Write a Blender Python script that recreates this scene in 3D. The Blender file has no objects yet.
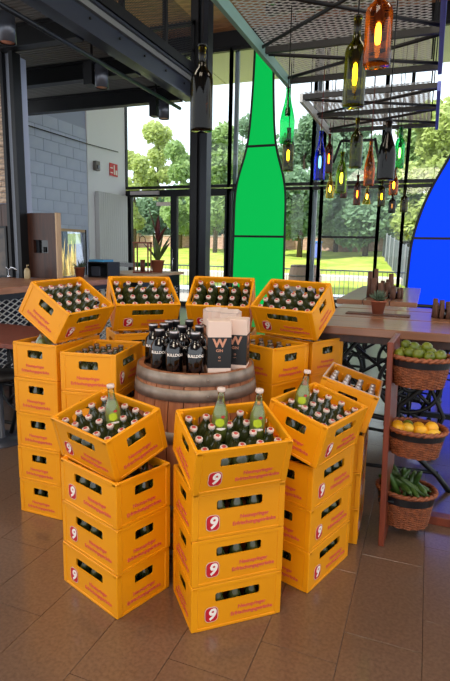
import bpy, math, random
from mathutils import Vector, Matrix, Euler
random.seed(7)
sc = bpy.context.scene
col = sc.collection
PI = math.pi
# ------------------------------------------------------------------ camera
PSI = math.radians(21.0); PITCH = 0.1749; ROLL = 0.0203; CH = 1.5366; FPX = 520.0
cam_d = bpy.data.cameras.new('camera'); cam = bpy.data.objects.new('camera', cam_d); col.objects.link(cam)
cam_d.sensor_fit = 'HORIZONTAL'; cam_d.sensor_width = 36.0; cam_d.lens = FPX / 450 * 36.0
cam_d.clip_start = 0.05; cam_d.clip_end = 400
cam.matrix_world = (Matrix.Translation((0, 0, CH)) @ Matrix.Rotation(PSI, 4, 'Z')
                    @ Matrix.Rotation(PI / 2 - PITCH, 4, 'X') @ Matrix.Rotation(ROLL, 4, 'Z'))
sc.camera = cam
# ------------------------------------------------------------------ world, sun, exposure
w = bpy.data.worlds.new('world'); sc.world = w; w.use_nodes = True
bg = w.node_tree.nodes['Background']; bg.inputs[0].default_value = (0.90, 0.95, 1.0, 1); bg.inputs[1].default_value = 2.0
sun_d = bpy.data.lights.new('sun', 'SUN'); sun_d.energy = 8.0; sun_d.angle = 0.03; sun_d.color = (1, .95, .84)
sun = bpy.data.objects.new('sun', sun_d); col.objects.link(sun)
sun.rotation_euler = Vector((0.45, 0.75, -1.0)).to_track_quat('-Z', 'Y').to_euler()
def area(name, loc, size, power, colr, aim=None):
    d = bpy.data.lights.new(name, 'AREA'); d.shape = 'RECTANGLE'; d.size, d.size_y = size; d.energy = power; d.color = colr
    o = bpy.data.objects.new(name, d); col.objects.link(o); o.location = loc
    v = Vector(aim) - Vector(loc) if aim else Vector((0, 0, -1))
    o.rotation_euler = v.to_track_quat('-Z', 'Y').to_euler(); return o
area('added_fill_light', (-0.6, -0.6, 4.7), (1.6, 1.6), 105, (1, .86, .68), (-1.0, 2.2, .8))  # overhead area fills added to brighten the crates, without any fixture
area('added_fill_light', (-3.2, 1.2, 4.7), (1.0, 1.0), 45, (1, .88, .72), (-1.4, 2.6, .8))
area('added_fill_light', (1.8, 3.0, 4.7), (1.0, 1.0), 45, (1, .88, .72), (0.0, 3.0, .6))
sc.view_settings.view_transform = 'Standard'; sc.view_settings.look = 'None'
sc.view_settings.gamma = 1; sc.view_settings.use_curve_mapping = False; sc.view_settings.exposure = 0.0
sc.cycles.max_bounces = 8; sc.cycles.transparent_max_bounces = 24; sc.cycles.caustics_reflective = False; sc.cycles.caustics_refractive = False

# ------------------------------------------------------------------ coordinates
def ray(px, py):
    x = px - 225; y = py - 340.5; c, s = math.cos(ROLL), math.sin(ROLL)
    r = (c * x + s * y) / FPX; u = -(-s * x + c * y) / FPX
    fy = math.cos(PITCH) + u * math.sin(PITCH); fz = -math.sin(PITCH) + u * math.cos(PITCH)
    cx, sx = math.cos(PSI), math.sin(PSI)
    return Vector((cx * r - sx * fy, sx * r + cx * fy, fz))
CAM = Vector((0, 0, CH))
def at(px, py, v): d = ray(px, py); return CAM + d * (v / d.y)       # point at depth v along the hall
def atz(px, py, z): d = ray(px, py); return CAM + d * ((z - CH) / d.z)
def atu(px, py, u): d = ray(px, py); return CAM + d * (u / d.x)
def cw(x, y, z=0): c, s = math.cos(PSI), math.sin(PSI); return Vector((c * x - s * y, s * x + c * y, z))

# ------------------------------------------------------------------ mesh builder
class MB:
    def __init__(s): s.v = []; s.f = []; s.sm = []
    def add(s, vs, fs, smooth=False, M=None):
        o = len(s.v)
        s.v += [tuple(M @ Vector(p)) if M is not None else tuple(p) for p in vs]
        s.f += [tuple(i + o for i in f) for f in fs]; s.sm += [smooth] * len(fs); return s
    def box(s, a, b, M=None):
        x0, y0, z0 = a; x1, y1, z1 = b
        vs = [(x0, y0, z0), (x1, y0, z0), (x1, y1, z0), (x0, y1, z0), (x0, y0, z1), (x1, y0, z1), (x1, y1, z1), (x0, y1, z1)]
        return s.add(vs, [(0, 3, 2, 1), (4, 5, 6, 7), (0, 1, 5, 4), (1, 2, 6, 5), (2, 3, 7, 6), (3, 0, 4, 7)], False, M)
    def cbox(s, c, sz, M=None):
        return s.box([c[i] - sz[i] / 2 for i in range(3)], [c[i] + sz[i] / 2 for i in range(3)], M)
    def bbox(s, a, b, r, M=None):
        """box with chamfered edges"""
        x0, y0, z0 = a; x1, y1, z1 = b; vs = []; fs = []
        X = (x0, x1); Y = (y0, y1); Z = (z0, z1); idx = {}
        for i in (0, 1):
            for j in (0, 1):
                for k in (0, 1):
                    sx, sy, sz = (1, -1)[i] * r, (1, -1)[j] * r, (1, -1)[k] * r
                    idx[i, j, k, 0] = len(vs); vs.append((X[i], Y[j] + sy, Z[k] + sz))
                    idx[i, j, k, 1] = len(vs); vs.append((X[i] + sx, Y[j], Z[k] + sz))
                    idx[i, j, k, 2] = len(vs); vs.append((X[i] + sx, Y[j] + sy, Z[k]))
        def q(l): fs.append(tuple(idx[t] for t in l))
        for i in (0, 1): q([(i, 0, 0, 0), (i, 1, 0, 0), (i, 1, 1, 0), (i, 0, 1, 0)][::(1 if i else -1)])
        for j in (0, 1): q([(0, j, 0, 1), (1, j, 0, 1), (1, j, 1, 1), (0, j, 1, 1)][::(-1 if j else 1)])
        for k in (0, 1): q([(0, 0, k, 2), (1, 0, k, 2), (1, 1, k, 2), (0, 1, k, 2)][::(1 if k else -1)])
        for i in (0, 1):
            for j in (0, 1): q([(i, j, 0, 0), (i, j, 0, 1), (i, j, 1, 1), (i, j, 1, 0)][::(1 if (i + j) % 2 == 0 else -1)])
            for k in (0, 1): q([(i, 0, k, 0), (i, 1, k, 0), (i, 1, k, 2), (i, 0, k, 2)][::(1 if (i + k) % 2 else -1)])
        for j in (0, 1):
            for k in (0, 1): q([(0, j, k, 1), (1, j, k, 1), (1, j, k, 2), (0, j, k, 2)][::(1 if (j + k) % 2 == 0 else -1)])
        for i in (0, 1):
            for j in (0, 1):
                for k in (0, 1): q([(i, j, k, 0), (i, j, k, 1), (i, j, k, 2)][::(1 if (i + j + k) % 2 else -1)])
        return s.add(vs, fs, False, M)
    def tube(s, pts, r, n=8, cap=True, smooth=True, M=None, closed=False):
        pts = [Vector(p) for p in pts]; m = len(pts); rr = r if isinstance(r, (list, tuple)) else [r] * m
        vs = []; fs = []; prev = None
        for i, p in enumerate(pts):
            if closed: t = pts[(i + 1) % m] - pts[i - 1]
            else: t = pts[min(i + 1, m - 1)] - pts[max(i - 1, 0)]
            t = t.normalized() if t.length > 1e-9 else Vector((0, 0, 1))
            a = prev - t * prev.dot(t) if prev is not None else t.orthogonal()
            if a.length < 1e-6: a = t.orthogonal()
            a.normalize(); prev = a; b = t.cross(a)
            for k in range(n):
                th = 2 * PI * k / n; vs.append(p + (a * math.cos(th) + b * math.sin(th)) * rr[i])
        for i in range(m if closed else m - 1):
            for k in range(n):
                j = (i + 1) % m; fs.append((i * n + k, i * n + (k + 1) % n, j * n + (k + 1) % n, j * n + k))
        if cap and not closed: fs.append(tuple(range(n))[::-1]); fs.append(tuple((m - 1) * n + k for k in range(n)))
        return s.add(vs, fs, smooth, M)
    def lathe(s, prof, n=16, M=None, smooth=True, sx=1, sy=1):
        """profile of (r, z) from bottom to top, closed at r = 0"""
        vs = []; fs = []; rings = []
        for r, z in prof:
            if r < 1e-6: rings.append([len(vs)]); vs.append((0, 0, z))
            else:
                rings.append(list(range(len(vs), len(vs) + n)))
                vs += [(r * math.cos(2 * PI * k / n) * sx, r * math.sin(2 * PI * k / n) * sy, z) for k in range(n)]
        for a, b in zip(rings, rings[1:]):
            for k in range(n):
                k2 = (k + 1) % n
                if len(a) == 1 and len(b) == 1: continue
                if len(a) == 1: fs.append((a[0], b[k2], b[k]))
                elif len(b) == 1: fs.append((a[k], a[k2], b[0]))
                else: fs.append((a[k], a[k2], b[k2], b[k]))
        return s.add(vs, fs, smooth, M)
    def prism(s, poly, z0, z1, M=None):
        n = len(poly); vs = [(x, y, z0) for x, y in poly] + [(x, y, z1) for x, y in poly]
        fs = [tuple(range(n))[::-1], tuple(range(n, 2 * n))] + [(i, (i + 1) % n, n + (i + 1) % n, n + i) for i in range(n)]
        return s.add(vs, fs, False, M)
    def mesh(s, name, m):
        me = bpy.data.meshes.new(name); me.from_pydata(s.v, [], s.f)
        me.polygons.foreach_set('use_smooth', s.sm); me.materials.append(m); me.update(); return me
    def build(s, name, m, parent=None, M=None): return put(name, s.mesh(name, m), parent, M)
def put(name, me, parent=None, M=None):
    o = bpy.data.objects.new(name, me); col.objects.link(o)
    if parent is not None: o.parent = parent
    if M is not None: o.matrix_local = M
    return o
def empty(name, loc=(0, 0, 0), rz=0, M=None):
    o = bpy.data.objects.new(name, None); col.objects.link(o); o.empty_display_size = .05
    o.matrix_world = M if M is not None else Matrix.Translation(loc) @ Matrix.Rotation(rz, 4, 'Z'); return o
def tag(o, label, cat, group=None, kind=None):
    o['label'] = label; o['category'] = cat
    if group: o['group'] = group
    if kind: o['kind'] = kind
    return o
def struct(o, label, cat='structure'): o['kind'] = 'structure'; o['label'] = label; o['category'] = cat; return o
KIDS = {}
def copy_tree(o, M, parent=None):
    c = o.copy(); col.objects.link(c)
    if parent is not None: c.parent = parent
    else: c.matrix_world = M
    for ch in o.children: copy_tree(ch, None, c)
    return c
T = Matrix.Translation
def RZ(a): return Matrix.Rotation(a, 4, 'Z')
def RX(a): return Matrix.Rotation(a, 4, 'X')
def RY(a): return Matrix.Rotation(a, 4, 'Y')
def SC(x, y, z): return Matrix.Diagonal((x, y, z, 1))

# ------------------------------------------------------------------ materials
def s2l(c): return tuple((x / 12.92 if x <= .04045 else ((x + .055) / 1.055) ** 2.4) for x in (v / 255 for v in c))
def mat(name, rgb, rough=.5, metal=0, noise=None, spec=.5, bump=None, coat=0, wave=None, emis=None):
    m = bpy.data.materials.new(name); m.use_nodes = True; nt = m.node_tree; b = nt.nodes['Principled BSDF']
    c = s2l(rgb); b.inputs['Base Color'].default_value = (*c, 1); b.inputs['Roughness'].default_value = rough
    b.inputs['Metallic'].default_value = metal; b.inputs['Specular IOR Level'].default_value = spec; b.inputs['Coat Weight'].default_value = coat
    tc = nt.nodes.new('ShaderNodeTexCoord')
    if noise or wave:
        scale, rgb2, detail, stretch = noise or wave
        mp = nt.nodes.new('ShaderNodeMapping'); mp.inputs['Scale'].default_value = stretch
        nt.links.new(tc.outputs['Object'], mp.inputs[0])
        n = nt.nodes.new('ShaderNodeTexNoise'); n.inputs['Scale'].default_value = scale; n.inputs['Detail'].default_value = detail
        nt.links.new(mp.outputs[0], n.inputs['Vector'])
        r = nt.nodes.new('ShaderNodeValToRGB'); r.color_ramp.elements[0].position = .35; r.color_ramp.elements[1].position = .65
        r.color_ramp.elements[0].color = (*c, 1); r.color_ramp.elements[1].color = (*s2l(rgb2), 1)
        nt.links.new(n.outputs['Fac'], r.inputs[0]); nt.links.new(r.outputs[0], b.inputs['Base Color'])
        if bump:
            bp = nt.nodes.new('ShaderNodeBump'); bp.inputs['Strength'].default_value = bump; bp.inputs['Distance'].default_value = .01
            nt.links.new(n.outputs['Fac'], bp.inputs['Height']); nt.links.new(bp.outputs[0], b.inputs['Normal'])
    if emis: b.inputs['Emission Color'].default_value = (*s2l(emis[0]), 1); b.inputs['Emission Strength'].default_value = emis[1]
    return m
def glass(name, rgb, gloss=.5, rough=.03):
    """thin coloured glass: tinted see-through with a fresnel sheen"""
    m = bpy.data.materials.new(name); m.use_nodes = True; nt = m.node_tree; nt.nodes.clear()
    o = nt.nodes.new('ShaderNodeOutputMaterial'); mx = nt.nodes.new('ShaderNodeMixShader'); t = nt.nodes.new('ShaderNodeBsdfTransparent')
    g = nt.nodes.new('ShaderNodeBsdfGlossy'); f = nt.nodes.new('ShaderNodeFresnel'); f.inputs['IOR'].default_value = 1.45
    mu = nt.nodes.new('ShaderNodeMath'); mu.operation = 'MULTIPLY'; mu.inputs[1].default_value = gloss * 2
    t.inputs[0].default_value = (*s2l(rgb), 1); g.inputs['Roughness'].default_value = rough; g.inputs[0].default_value = (1, 1, 1, 1)
    nt.links.new(f.outputs[0], mu.inputs[0]); nt.links.new(mu.outputs[0], mx.inputs[0]); nt.links.new(t.outputs[0], mx.inputs[1])
    nt.links.new(g.outputs[0], mx.inputs[2]); nt.links.new(mx.outputs[0], o.inputs[0]); return m
def translucent(name, rgb, rgb2, mixf=.85):
    m = bpy.data.materials.new(name); m.use_nodes = True; nt = m.node_tree; nt.nodes.clear()
    o = nt.nodes.new('ShaderNodeOutputMaterial'); mx = nt.nodes.new('ShaderNodeMixShader'); t = nt.nodes.new('ShaderNodeBsdfTranslucent')
    d = nt.nodes.new('ShaderNodeBsdfPrincipled'); d.inputs['Base Color'].default_value = (*s2l(rgb2), 1); d.inputs['Roughness'].default_value = .3
    t.inputs[0].default_value = (*s2l(rgb), 1); mx.inputs[0].default_value = mixf
    nt.links.new(d.outputs[0], mx.inputs[1]); nt.links.new(t.outputs[0], mx.inputs[2]); nt.links.new(mx.outputs[0], o.inputs[0]); return m
def leafmat(name, rgb, rgb2):
    m = translucent(name, rgb, rgb, .35); return m
M_yellow = mat('crate_yellow_plastic', (240, 158, 4), .42, noise=(3.0, (230, 147, 3), 2, (1, 1, 1)))
M_spot = mat('spot_grey_metal', (84, 88, 98), .3, .4)
M_red = mat('logo_red', (196, 22, 40), .5)
M_white = mat('print_white', (250, 240, 230), .5)
M_pink = mat('lettering_red', (222, 92, 76), .55)
M_black = mat('black_steel', (20, 21, 24), .45, .3)
M_dark = mat('dark_grey_steel', (36, 40, 47), .38, .5)
M_beam = mat('painted_grey_beam', (62, 68, 80), .35, .4)
M_deck = mat('corrugated_steel_deck', (120, 122, 120), .6, .2)
M_bot = mat('dark_green_bottle_glass', (42, 50, 22), .14, 0, noise=(9, (70, 74, 36), 2, (1, 1, 1)), spec=.8)
M_botd = mat('brown_bottle_glass', (48, 32, 16), .12, spec=.8)
M_silver = mat('silver_foil', (205, 196, 196), .35, .6)
M_cap = mat('cap_cream', (214, 192, 180), .4)
M_capr = mat('cap_print_red', (190, 60, 62), .4)
M_clear = glass('clear_bottle_glass', (240, 246, 226), .9)
M_drink = translucent('pale_lemonade', (232, 236, 160), (206, 212, 128), .5)
M_lime = mat('lime_label', (186, 206, 40), .5)
M_oak = mat('barrel_oak', (176, 112, 72), .6, noise=(6, (140, 84, 52), 5, (6, 6, .6)), bump=.3)
M_oak2 = mat('barrel_head_oak', (120, 78, 52), .6, noise=(6, (92, 58, 40), 5, (1, 8, 1)))
M_hoop = mat('barrel_hoop_steel', (156, 142, 130), .5, .35, noise=(14, (122, 110, 100), 4, (1, 1, 1)))
M_gin = mat('black_bottle_glass', (6, 6, 9), .08, spec=.8)
M_gincap = mat('black_cap_plastic', (22, 23, 28), .35)
M_carton = mat('cream_carton', (236, 208, 192), .55)
M_sleeve = mat('black_carton_print', (12, 11, 13), .4)
M_copper = mat('copper_print', (214, 150, 120), .4, .2)
M_post = mat('red_brown_wood', (128, 56, 30), .4, noise=(5, (98, 40, 22), 5, (5, 5, .5)))
M_table = mat('table_plank_wood', (158, 112, 84), .3, noise=(4, (134, 92, 70), 6, (.6, 8, 4)), bump=.04, coat=.3)
M_counter = mat('counter_wood', (176, 124, 92), .35, noise=(5, (142, 94, 66), 5, (8, .6, 4)))
M_wal = mat('walnut_panel', (74, 40, 24), .4, noise=(4, (52, 27, 17), 5, (6, 6, .7)))
M_palew = mat('pale_edge_wood', (196, 164, 128), .5)
M_wick = mat('wicker', (158, 88, 50), .5, noise=(40, (118, 62, 34), 2, (1, 1, 1)))
M_limef = mat('lime_peel', (74, 92, 16), .35, noise=(5, (124, 130, 36), 3, (1, 1, 1)), bump=.1)
M_orange = mat('lemon_orange_peel', (240, 180, 40), .4, noise=(6, (236, 160, 24), 3, (1, 1, 1)), bump=.1)
M_cuc = mat('cucumber_skin', (38, 66, 24), .35, noise=(10, (70, 98, 40), 3, (1, 1, .3)))
M_grey = mat('grey_wall_block', (184, 196, 222), .6, noise=(3, (194, 205, 228), 4, (1, 1, 1)))
M_mortar = mat('mortar', (168, 179, 204), .9)
M_whitew = mat('white_wall_paint', (238, 242, 245), .6)
M_rad = mat('white_radiator', (204, 208, 210), .4)
M_tile = mat('floor_tile', (98, 75, 60), .28, noise=(70, (116, 92, 75), 2, (1, 1, 1)), spec=.7, coat=.8); M_tile.node_tree.nodes['Principled BSDF'].inputs['Coat Roughness'].default_value = .16
M_grout = mat('floor_grout', (74, 56, 46), .8)
M_plank = mat('ceiling_plank', (186, 126, 84), .55, noise=(4, (120, 74, 46), 5, (.6, 8, 1)))
M_canopy = mat('cream_canopy', (214, 214, 184), .7)
M_brick = mat('pale_brick', (214, 192, 168), .8, noise=(12, (146, 122, 104), 3, (1, 1, 3)))
M_pane = glass('window_glass', (246, 250, 252), .25, .0)
M_green = mat('green_backlit_acrylic', (0, 20, 10), .6, spec=.15, emis=((0, 196, 82), .92))
M_blue = mat('blue_backlit_acrylic', (0, 8, 30), .6, spec=.15, emis=((0, 60, 252), 1.3))
M_mesh = mat('galvanised_mesh', (190, 194, 196), .45, .4)
M_meshd = mat('dark_mesh', (40, 42, 46), .5, .4)
M_teal = mat('teal_painted_edge', (128, 172, 168), .4)
M_blued = mat('blue_painted_edge', (92, 106, 190), .4)
M_rail = mat('galvanised_rail', (150, 152, 156), .45, .5)
M_lawn = mat('lawn', (128, 150, 40), .95, noise=(.9, (176, 184, 78), 6, (1, 1, 1)))
M_paveo = mat('outdoor_paving', (168, 160, 152), .9)
M_bulb = mat('bulb_filament_glow', (255, 190, 90), .4, emis=((255, 196, 96), 30))
M_sock = mat('lamp_socket', (60, 44, 30), .5)
M_soap = mat('beige_bottle', (176, 158, 120), .4)
M_terra = mat('terracotta', (150, 84, 58), .7)
M_leaf = mat('plant_leaf_green', (58, 82, 40), .45, noise=(9, (96, 112, 62), 3, (1, 1, 1)))
M_leafr = mat('plant_leaf_red', (84, 32, 28), .5)
M_succ = mat('succulent', (74, 92, 72), .6)
M_drift = mat('driftwood', (104, 68, 50), .7, noise=(12, (76, 48, 36), 4, (3, 3, .6)))
M_bluebox = mat('blue_sheet', (70, 150, 200), .5)
M_sign = mat('sign_red', (214, 40, 44), .5)
M_bark = mat('bark', (84, 66, 50), .9)
M_chrome = mat('chrome', (190, 190, 195), .15, 1)

# ------------------------------------------------------------------ text meshes
def text_mesh(body, size, m, align='CENTER', bold=0, shear=0, space=1.0, bend=None):
    cu = bpy.data.curves.new('txt', 'FONT'); cu.body = body; cu.size = size; cu.align_x = align; cu.align_y = 'CENTER'
    cu.offset = bold; cu.shear = shear; cu.resolution_u = 3; cu.space_character = space; cu.space_line = 1.0; cu.extrude = .0004 if not bend else 0
    ob = bpy.data.objects.new('txt', cu); col.objects.link(ob)
    bpy.context.view_layer.update()
    me = bpy.data.meshes.new_from_object(ob.evaluated_get(bpy.context.evaluated_depsgraph_get()))
    bpy.data.objects.remove(ob); me.materials.clear(); me.materials.append(m)
    if bend:
        for v in me.vertices:     # wraps round a vertical cylinder of radius bend, facing -y
            a = v.co.x / bend; v.co = Vector((bend * math.sin(a), -bend * math.cos(a), v.co.y))
    return me

# ================================================================== SETTING
# floor: slab with tiles laid on it; joints are gaps
GZ = -.012
fl = MB().box((-10, -9, -.2), (8, 12.75, GZ)).build('floor', M_grout); struct(fl, 'brown polished tile floor with thin joints across the hall', 'floor')
TU, TV = .30, .60
tm = MB().bbox((.0011, .0011, -.0119), (TU - .0011, TV - .0011, 0), .0004).mesh('tile', M_tile)
U0, V0 = -4.40, .35
for ci in range(22):
    for j in range(11): put('tile', tm, fl, T((U0 + ci * TU, V0 + (0, .22, .40)[ci % 3] + j * TV, 0)))
V1 = V0 + 11 * TV
B = MB().box((-10, -9, GZ), (8, V0, -.0002)).box((-10, V1 + .40, GZ), (8, 12.75, -.0002)).box((-10, V0, GZ), (U0, V1 + .40, -.0002)).box((U0 + 22 * TU, V0, GZ), (8, V1 + .40, -.0002))
for ci in range(22):
    o_ = (0, .22, .40)[ci % 3]
    if o_: B.box((U0 + ci * TU, V0, GZ), (U0 + ci * TU + TU, V0 + o_, -.0002))
    if o_ < .40: B.box((U0 + ci * TU, V1 + o_, GZ), (U0 + ci * TU + TU, V1 + .40, -.0002))
B.build('outer_tiling', M_tile, fl)

# ceiling
CEZ = 6.66; FV = 12.6; WU = -7.79
ce = MB().box((-10, -9, CEZ), (8, FV + .1, CEZ + .15)).build('ceiling', M_wal); struct(ce, 'brown wooden plank ceiling high over the hall', 'ceiling')
pm = MB().bbox((-7.9, 0, 0), (7.9, .217, .03), .004).mesh('plank', M_plank)
for i in range(46): put('plank', pm, ce, T((0, FV - .3 - i * .22, CEZ - .035)))
for v in (11.4, 9.8, 8.2, 6.6, 5.0):
    MB().box((-3.6, v - .06, CEZ - .3), (7.9, v + .06, CEZ - .036)).build('beam', M_black, ce)

# left wall: block part, white part
VW = atu(88, 200, WU).y
wv0, wv1, wz0, wz1 = atu(58, 260, WU).y, atu(85, 260, WU).y, .35, atu(70, 229, WU).z
x0_, x1_ = WU - .25, WU - .03
wl = MB().box((x0_, 8.0, 0), (x1_, wv0, CEZ)).box((x0_, wv1, 0), (x1_, FV, CEZ)).box((x0_, wv0, 0), (x1_, wv1, wz0)).box((x0_, wv0, wz1), (x1_, wv1, CEZ)).build('wall_left', M_mortar); struct(wl, 'left wall of grey blocks turning white beside the facade', 'wall')
bm_ = MB().bbox((0, 0, 0), (.03, .494, .244), .003).mesh('block', M_grey)
for r in range(0, 17):
    for c in range(6):
        v = VW - .5 * (c + 1) + (.25 if r % 2 else 0); z = .25 * r
        if v + .494 > VW:
            MB().bbox((0, 0, 0), (.03, VW - v, .244), .003).build('block', M_grey, wl, T((WU - .04, v, z + .004))); continue
        if z + .25 > wz0 and z < wz1 and v + .494 > wv0 and v < wv1:     # blocks trimmed round the window
            for a, b in ((v, min(v + .494, wv0)), (max(v, wv1), v + .494)):
                if b - a > .02: MB().bbox((0, 0, 0), (.03, b - a, .244), .003).build('block', M_grey, wl, T((WU - .04, a, z + .004)))
            if z < wz1 < z + .25: MB().bbox((0, 0, 0), (.03, min(v + .494, wv1) - max(v, wv0), z + .25 - wz1 - .004), .003).build('block', M_grey, wl, T((WU - .04, max(v, wv0), wz1)))
            if z < wz0 < z + .25: MB().bbox((0, 0, 0), (.03, min(v + .494, wv1) - max(v, wv0), wz0 - z - .004), .003).build('block', M_grey, wl, T((WU - .04, max(v, wv0), z + .004)))
            continue
        put('block', bm_, wl, T((WU - .04, v, z + .004)))
MB().box((WU - .04, VW + .004, 0), (WU + .01, FV, CEZ)).build('white_panel', M_whitew, wl)
# window in the left wall looking on dry reeds
w1 = empty('window_1', (WU, wv0, wz0)); struct(w1, 'small framed window in the grey block wall with dry reeds behind it', 'window')
hw_, ww_ = wz1 - wz0, wv1 - wv0
MB().box((0, 0, 0), (.06, .05, hw_)).build('jamb', M_palew, w1); MB().box((0, ww_ - .05, 0), (.06, ww_, hw_)).build('jamb', M_gin, w1)
MB().box((0, .05, hw_ - .06), (.06, ww_ - .05, hw_)).build('head', M_palew, w1); MB().box((0, .05, 0), (.06, ww_ - .05, .05)).build('sill', M_palew, w1)
M_reed = mat('dry_reed', (240, 214, 140), .8)
rd = MB()
for i in range(420):
    v = random.uniform(9.2, 14.5); u = random.uniform(-10.6, -9.4); h = 1.35 + .25 * math.sin(v * 5) + random.uniform(-.3, .25)
    rd.tube([(u, v, -.1), (u + random.uniform(-.05, .05), v + random.uniform(-.05, .05), h * .6), (u, v + random.uniform(-.1, .1), h)], [.012, .022, .004], 4)
q = rd.build('dry_reeds', M_reed); tag(q, 'pale dry reeds growing outside the small window of the block wall', 'reeds', kind='stuff')
gr_ = MB().box((-13.0, 7.5, -.3), (-8.2, 16, -.1)).build('reed_bed', M_lawn); struct(gr_, 'grassy reed bed outside the left wall', 'ground')
ow = MB()
for i in range(12): ow.box((-13.2, 7.5 + i * .9, -.3), (-13.0, 8.37 + i * .9, 2.9))
ow = ow.build('reed_backdrop', mat('blue_grey_boards', (112, 126, 150), .8)); struct(ow, 'added blue grey backdrop boards beyond the reeds', 'wall')  # backdrop added behind the reeds, standing in for dark bluish water
MB().box((.035, .05, .05), (.041, ww_ - .05, hw_ - .06)).build('pane', M_pane, w1)

# facade ------------------------------------------------------------
def fu(x, y=187): return at(x, y, FV).x
U = [WU, fu(199), fu(229), fu(311.5), fu(321.5, 200), fu(379, 206), fu(403.5, 210), .5, 2.2, 3.9, 5.6, 7.4]
ZT = at(160, 189, FV).z; ZTOP = 6.27; CU = fu(199)
def window(i, u0, u1, z0, z1, t=.07, rows=(), label='', name=None):
    wo = empty(name or 'window_%d' % i, ((u0 + u1) / 2, FV, z0)); struct(wo, label, 'window')
    L = T((-(u0 + u1) / 2, -FV, -z0)); d0, d1 = FV - .05, FV + .05
    MB().box((u0 - t / 2, d0, z0), (u0 + t / 2, d1, z1)).build('jamb', M_black, wo, L)
    MB().box((u1 - t / 2, d0, z0), (u1 + t / 2, d1, z1)).build('jamb', M_black, wo, L)
    MB().box((u0 + t / 2, d0, z0), (u1 - t / 2, d1, z0 + t)).build('bottom_rail', M_black, wo, L)
    MB().box((u0 + t / 2, d0, z1 - t), (u1 - t / 2, d1, z1)).build('top_rail', M_black, wo, L)
    zs = [z0 + t] + list(rows) + [z1 - t]
    for r in rows: MB().box((u0 + t / 2, d0, r - .025), (u1 - t / 2, d1, r + .025)).build('mullion', M_black, wo, L)
    for a, b in zip(zs, zs[1:]): MB().box((u0 + t / 2, FV - .006, a + (.025 if a in rows else 0)), (u1 - t / 2, FV + .006, b - (.025 if b in rows else 0))).build('pane', M_pane, wo, L)
    return wo
names = ['over the entrance doors beside the left wall', 'narrow, right of the black column', 'behind the green bottle panel', 'narrow strip, right of the green bottle panel',
         'behind the cluster of hanging bottles', 'narrow, left of the blue bottle panel', 'behind the neck of the blue bottle panel', 'right of the blue panel, first', 'right of the blue panel, second', 'right of the blue panel, third', 'at the far right corner']
n = 2
for i in range(len(U) - 1):
    window(n, U[i], U[i + 1], ZT + .0, ZTOP, label='upper facade window ' + names[i]); n += 1
    if i == 0: continue
    rows = (at(350, 237.3, FV).z,) if i == 4 else ()
    window(n, U[i], U[i + 1], 0, ZT - .03, t=(.17 if i == 1 else .07), rows=rows, label='lower facade window ' + names[i]); n += 1
# entrance door
dr = empty('door_1', (CU - 1, FV, 0)); struct(dr, 'black framed glass entrance door with handle left of the black column', 'door')
L = T((-CU + 1, -FV, 0))
us = at(174.5, 230, FV).x
ul = at(133, 230, FV).x
f = MB().box((WU + .02, FV - .06, 0), (ul - .02, FV + .06, ZT - .03)).box((ul - .02, FV - .06, ZT - .20), (CU, FV + .06, ZT - .03)).box((us - .09, FV - .06, 0), (us + .09, FV + .06, ZT - .2)).box((ul - .02, FV - .06, 0), (us - .045, FV + .06, .12)).box((us + .045, FV - .06, 0), (CU, FV + .06, .12))
f.build('frame', M_black, dr, L)
MB().box((ul - .02, FV - .006, .12), (us - .045, FV + .006, ZT - .2)).build('pane', M_pane, dr, L)
MB().box((us + .045, FV - .006, .12), (CU, FV + .006, ZT - .2)).build('pane', M_pane, dr, L)
MB().tube([(us - .01, FV - .1, .75), (us - .01, FV - .1, 1.5)], .012).tube([(us - .01, FV - .1, 1.15), (us - .01, FV - .055, 1.15)], .01).lathe([(0, 0), (.03, 0), (.03, .01), (0, .01)], 12, T((us - .01, FV - .062, 1.25)) @ RX(PI / 2)).build('handle', M_chrome, dr, L)
MB().box((ul + .0, FV - .13, ZT - .15), (ul + .85, FV - .061, ZT - .06)).build('door_closer', M_silver, dr, L)
p = at(164, 204, FV)
MB().box((p.x - .22, FV - .012, p.z - .05), (p.x + .22, FV - .007, p.z + .05)).build('paper_notice', M_white, dr, L)
# top beam, pipes
t1 = MB().box((WU, FV - .08, 6.27), (7.9, FV + .12, 6.62)).build('trim_1', M_black); struct(t1, 'black steel header beam along the top of the glass facade', 'beam')
p = at(235, 187, 12.76)
t2 = MB().box((p.x - .05, 12.72, 0), (p.x + .05, 12.8, 6.43)).build('trim_2', mat('pale_post', (170, 178, 190), .5)); struct(t2, 'pale grey post outside the glass, left of the green bottle', 'post')
p = at(319.5, 110, 12.76)
t3 = MB().box((p.x - .045, 12.72, 0), (p.x + .045, 12.8, 6.43)).build('trim_3', bpy.data.materials['pale_post']); struct(t3, 'pale grey post outside the glass, right of the green bottle', 'post')
# canopy outdoors
cn = MB().box((-12, 12.82, 6.44), (9, 15.7, 6.7)).build('canopy', M_canopy); struct(cn, 'cream roof overhang outside above the glass', 'canopy')
for i in range(7): MB().bbox((-11.9 + i * 2.9, 12.85, 6.41), (-9.03 + i * 2.9, 15.6, 6.44), .005).build('panel', M_canopy, cn)
# open hopper window bars behind the bottles
hp = empty('trim_4', at(358, 141, 12.4)); struct(hp, 'black trapezoid bracket of a tilted vent window behind the hanging bottles', 'window')
o0 = at(358, 141, 12.4); b = MB()
for a, c in (((341, 141), (333, 163)), ((341, 141), (375, 140)), ((375, 138), (379, 162))):
    b.tube([at(*a, 12.4) - o0, at(*c, 12.4) - o0], .032, 6)
b.build('bracket', M_black, hp)

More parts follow.
